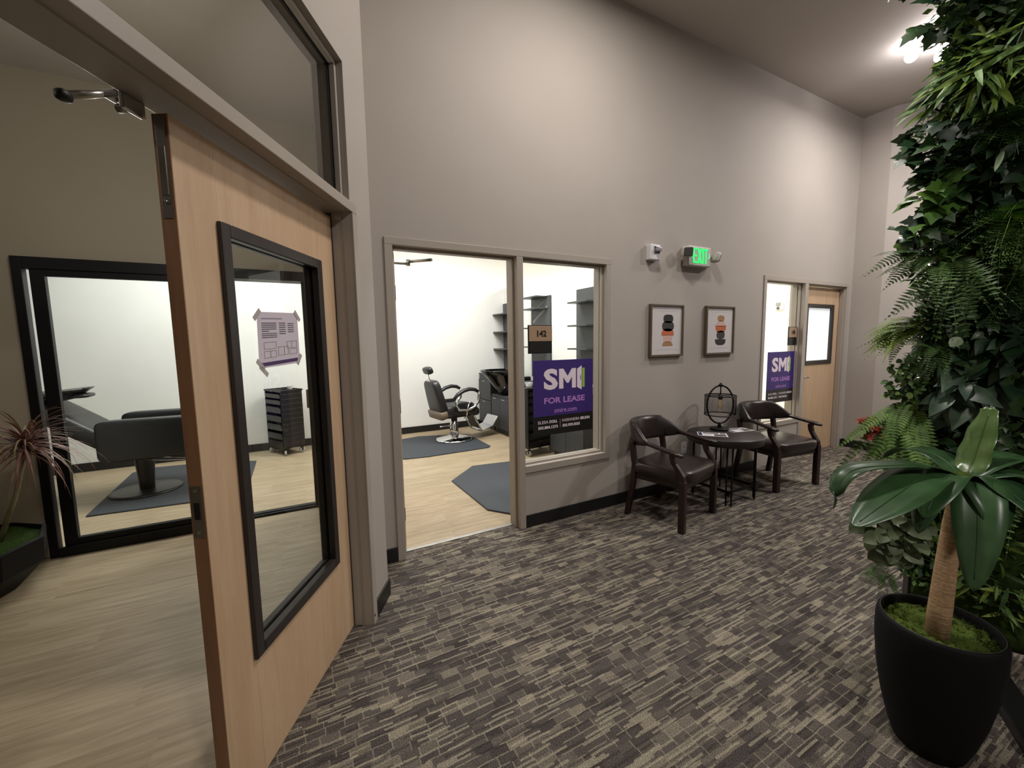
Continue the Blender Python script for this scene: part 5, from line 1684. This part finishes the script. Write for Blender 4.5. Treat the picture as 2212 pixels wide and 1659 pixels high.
leafy('red_croton', 'small sprig of red leaves against the far wall, left of the button fern', 'plant', -0.175, 1.06, 22, 0.035, 0.05, 0.05, [leaf_mesh('leaf', OV, M_red, curl=0.3)], 0.055, 25, hang=0.1, stems=3)
fern('soft feathery fern in the upper right of the plant wall under the narrow leaved bush', 0.16, 2.36, 26, 0.20, M_fern, 31, (-0.1, -1.0, 0.1), 0.9, 0.8, lacy=True, wid=0.22, npin=12)
fern('feathery dark fern patch right of the drooping centre fern', 0.22, 1.70, 24, 0.20, M_fern, 32, (-0.1, -1.0, 0.0), 0.9, 0.9, lacy=True, wid=0.22, npin=12)
fern('small fern tucked between the sprawling dark leaves and the hanging button fern', 0.0, 1.42, 20, 0.17, M_fern, 33, (-0.5, -1.0, 0.0), 0.8, 0.8)
fern('leafy fern near the right edge of the picture, low on the plant wall', 0.32, 0.85, 26, 0.24, M_fern, 26, (-0.2, -1.0, 0.1), 0.9, 0.9)
leafy('ivy', 'broad ivy patch further right on the plant wall', 'ivy', 0.6, 2.0, 70, 0.2, 0.4, 0.1, iv_d, 0.08, 27)
fern('wide fern further right on the plant wall', 0.75, 1.4, 26, 0.28, M_fern, 28, (0.1, -1.0, 0.1), 0.9, 0.9)

# ------------------------------------------------------------------ black pot and the nest fern on its trunk
PX, PY = 1.988, 0.508
pot = thing('plant_pot', 'tall matte black round pot with a moss top, front right', 'pot', (PX, PY, 0))
pp = [(0.0, 0.0), (0.088, 0.0), (0.10, 0.006), (0.118, 0.06), (0.142, 0.16), (0.160, 0.27), (0.170, 0.38), (0.170, 0.45), (0.167, 0.472), (0.163, 0.479), (0.157, 0.480), (0.152, 0.474), (0.150, 0.455), (0.148, 0.42)]
MB().lathe(pp, 56).obj('vessel', simple('matte_black_pot', srgb(14, 14, 15), 0.7, spec=0.25, bump=0.2, bscale=300), pot)
M_rim = simple('grey_rim', srgb(78, 76, 72), 0.5)  # plain grey for the thin line round the pot rim
MB().lathe([(0.1565, 0.4802), (0.1575, 0.4812), (0.1585, 0.4802)], 56, caps=False).obj('rim_line', M_rim, pot)
ms = MB()
rnd = random.Random(8)
nr, na = 12, 40
vs = [(0, 0, 0.452)]
for i in range(1, nr + 1):
    for j in range(na):
        a = 2 * PI * j / na
        r = 0.149 * i / nr
        vs.append((r * math.cos(a), r * math.sin(a), 0.430 + 0.022 * rnd.random() + 0.012 * (1 - (i / nr) ** 2)))
fs = [(0, 1 + j, 1 + (j + 1) % na) for j in range(na)]
for i in range(nr - 1):
    for j in range(na):
        a = 1 + i * na
        fs.append((a + j, a + na + j, a + na + (j + 1) % na, a + (j + 1) % na))
ms.add(vs, fs, 0, True)
for i in range(2600):
    a, r = rnd.uniform(0, 2 * PI), 0.143 * math.sqrt(rnd.random())
    b = Vector((r * math.cos(a), r * math.sin(a), 0.438))
    d = Vector((rnd.uniform(-1, 1), rnd.uniform(-1, 1), rnd.uniform(0.3, 1.4))).normalized()
    s_ = d.cross(Vector((rnd.uniform(-1, 1), rnd.uniform(-1, 1), 0.2))).normalized() * 0.0028
    L = rnd.uniform(0.012, 0.028)
    ms.add([b - s_, b + s_, b + d * L], [(0, 1, 2)])
mo2 = ms.obj('moss', M_moss, pot)
mo2['kind'] = 'stuff'

nf = thing('nest_fern', 'glossy broad leaved nest fern on a leaning tan trunk in the black pot', 'plant', (PX, PY, 0.445))
O = Vector((PX, PY, 0.445))
tr_ = MB()
pth = [Vector(p) - O for p in ((1.935, 0.497, 0.43), (1.945, 0.497, 0.55), (1.962, 0.497, 0.70), (1.985, 0.497, 0.84), (2.02, 0.496, 0.985))]
tr_.tube(pth, [0.033, 0.031, 0.029, 0.027, 0.022], 16)
rnd = random.Random(4)
tr_.v = [(x + rnd.uniform(-.0015, .0015), y + rnd.uniform(-.0015, .0015), z) for x, y, z in tr_.v]
tr_.obj('trunk', M_trunk, nf)
Hb = Vector((2.03, 0.495, 0.995))


def blade(pts, width, mat, name='leaf', wave=0.0, tipw=0.05, roll=0.0, shape=0.75):
    P = [Hb + Vector((0, 0, 0))] + [Vector(p) for p in pts]
    # Catmull-Rom resample
    out = []
    n = 22
    k = len(P) - 1
    for i in range(n + 1):
        u = i / n * k
        j = min(int(u), k - 1)
        f = u - j
        p0, p1, p2, p3 = P[max(j - 1, 0)], P[j], P[j + 1], P[min(j + 2, k)]
        out.append(0.5 * ((2 * p1) + (-p0 + p2) * f + (2 * p0 - 5 * p1 + 4 * p2 - p3) * f * f + (-p0 + 3 * p1 - 3 * p2 + p3) * f ** 3))
    vs, fs = [], []
    for i, p in enumerate(out):
        t = i / n
        d = (out[min(i + 1, n)] - out[max(i - 1, 0)]).normalized()
        x = d.cross(Vector((0, 0, 1)))
        if x.length < 0.25:
            x = d.cross(Vector((0.5, -0.6, 0.4)))
        x.normalize()
        z = x.cross(d).normalized()
        if roll:
            c_, s_ = math.cos(roll), math.sin(roll)
            x, z = x * c_ + z * s_, z * c_ - x * s_
        hw = width * 0.5 * max(tipw, math.sin(PI * min(1.0, 0.10 + 0.90 * t)) ** shape) * (1.0 if t < 0.97 else 0.4)
        for q in (-1, -0.5, 0, 0.5, 1):
            vs.append(p - O + x * (q * hw) + z * (abs(q) * hw * 0.16 + wave * math.sin(t * 26 + (1.5 if q < 0 else 0)) * abs(q)))
    for i in range(n):
        for q in range(4):
            a = i * 5 + q
            fs.append((a, a + 1, a + 6, a + 5))
    o = MB().add(vs, fs, 0, True).obj(name, mat, nf)
    sm = o.modifiers.new('thickness', 'SOLIDIFY')
    sm.thickness = 0.0012
    # midrib
    MB().tube([p - O + Vector((0, 0, 0.0012)) for p in out[:-2]], [0.0032 * (1 - i / (n + 4)) + 0.0006 for i in range(n - 1)], 5).obj('midrib', mat, o)
    return o


blade([(1.90, 0.55, 1.05), (1.78, 0.61, 1.055), (1.66, 0.655, 1.05), (1.60, 0.672, 1.01), (1.575, 0.675, 0.92)], 0.085, M_nest, shape=0.6)
blade([(1.87, 0.54, 1.025), (1.72, 0.555, 0.99), (1.60, 0.572, 0.95), (1.505, 0.59, 0.91)], 0.15, M_nest, roll=0.15)
blade([(1.90, 0.51, 1.005), (1.80, 0.512, 0.95), (1.755, 0.515, 0.86)], 0.09, M_nest)
blade([(1.95, 0.445, 1.01), (1.89, 0.42, 0.94), (1.835, 0.402, 0.83), (1.795, 0.392, 0.715)], 0.125, M_nest)
blade([(2.12, 0.46, 1.05), (2.25, 0.41, 1.065), (2.40, 0.36, 1.02)], 0.12, M_nest)
blade([(2.02, 0.43, 1.025), (2.0, 0.37, 0.985), (1.99, 0.30, 0.92), (1.98, 0.25, 0.83)], 0.14, M_nest)
blade([(1.92, 0.50, 1.03), (1.82, 0.50, 0.985), (1.745, 0.50, 0.92)], 0.11, M_nest)
blade([(2.085, 0.49, 1.04), (2.125, 0.482, 1.14), (2.165, 0.476, 1.24)], 0.09, M_nestb, wave=0.005, tipw=0.5, roll=0.0, shape=0.5)
blade([(1.97, 0.44, 1.01), (1.925, 0.40, 0.965), (1.89, 0.37, 0.88)], 0.12, M_nest)
blade([(2.10, 0.40, 1.03), (2.14, 0.30, 0.99), (2.15, 0.22, 0.92)], 0.13, M_nest)
blade([(2.08, 0.57, 1.05), (2.13, 0.68, 1.05), (2.16, 0.76, 0.99)], 0.11, M_nest)
MB().superq(T(*(Hb - O)), (0.035, 0.035, 0.03), 1, 1, 14, 8).obj('crown', M_moss, nf)
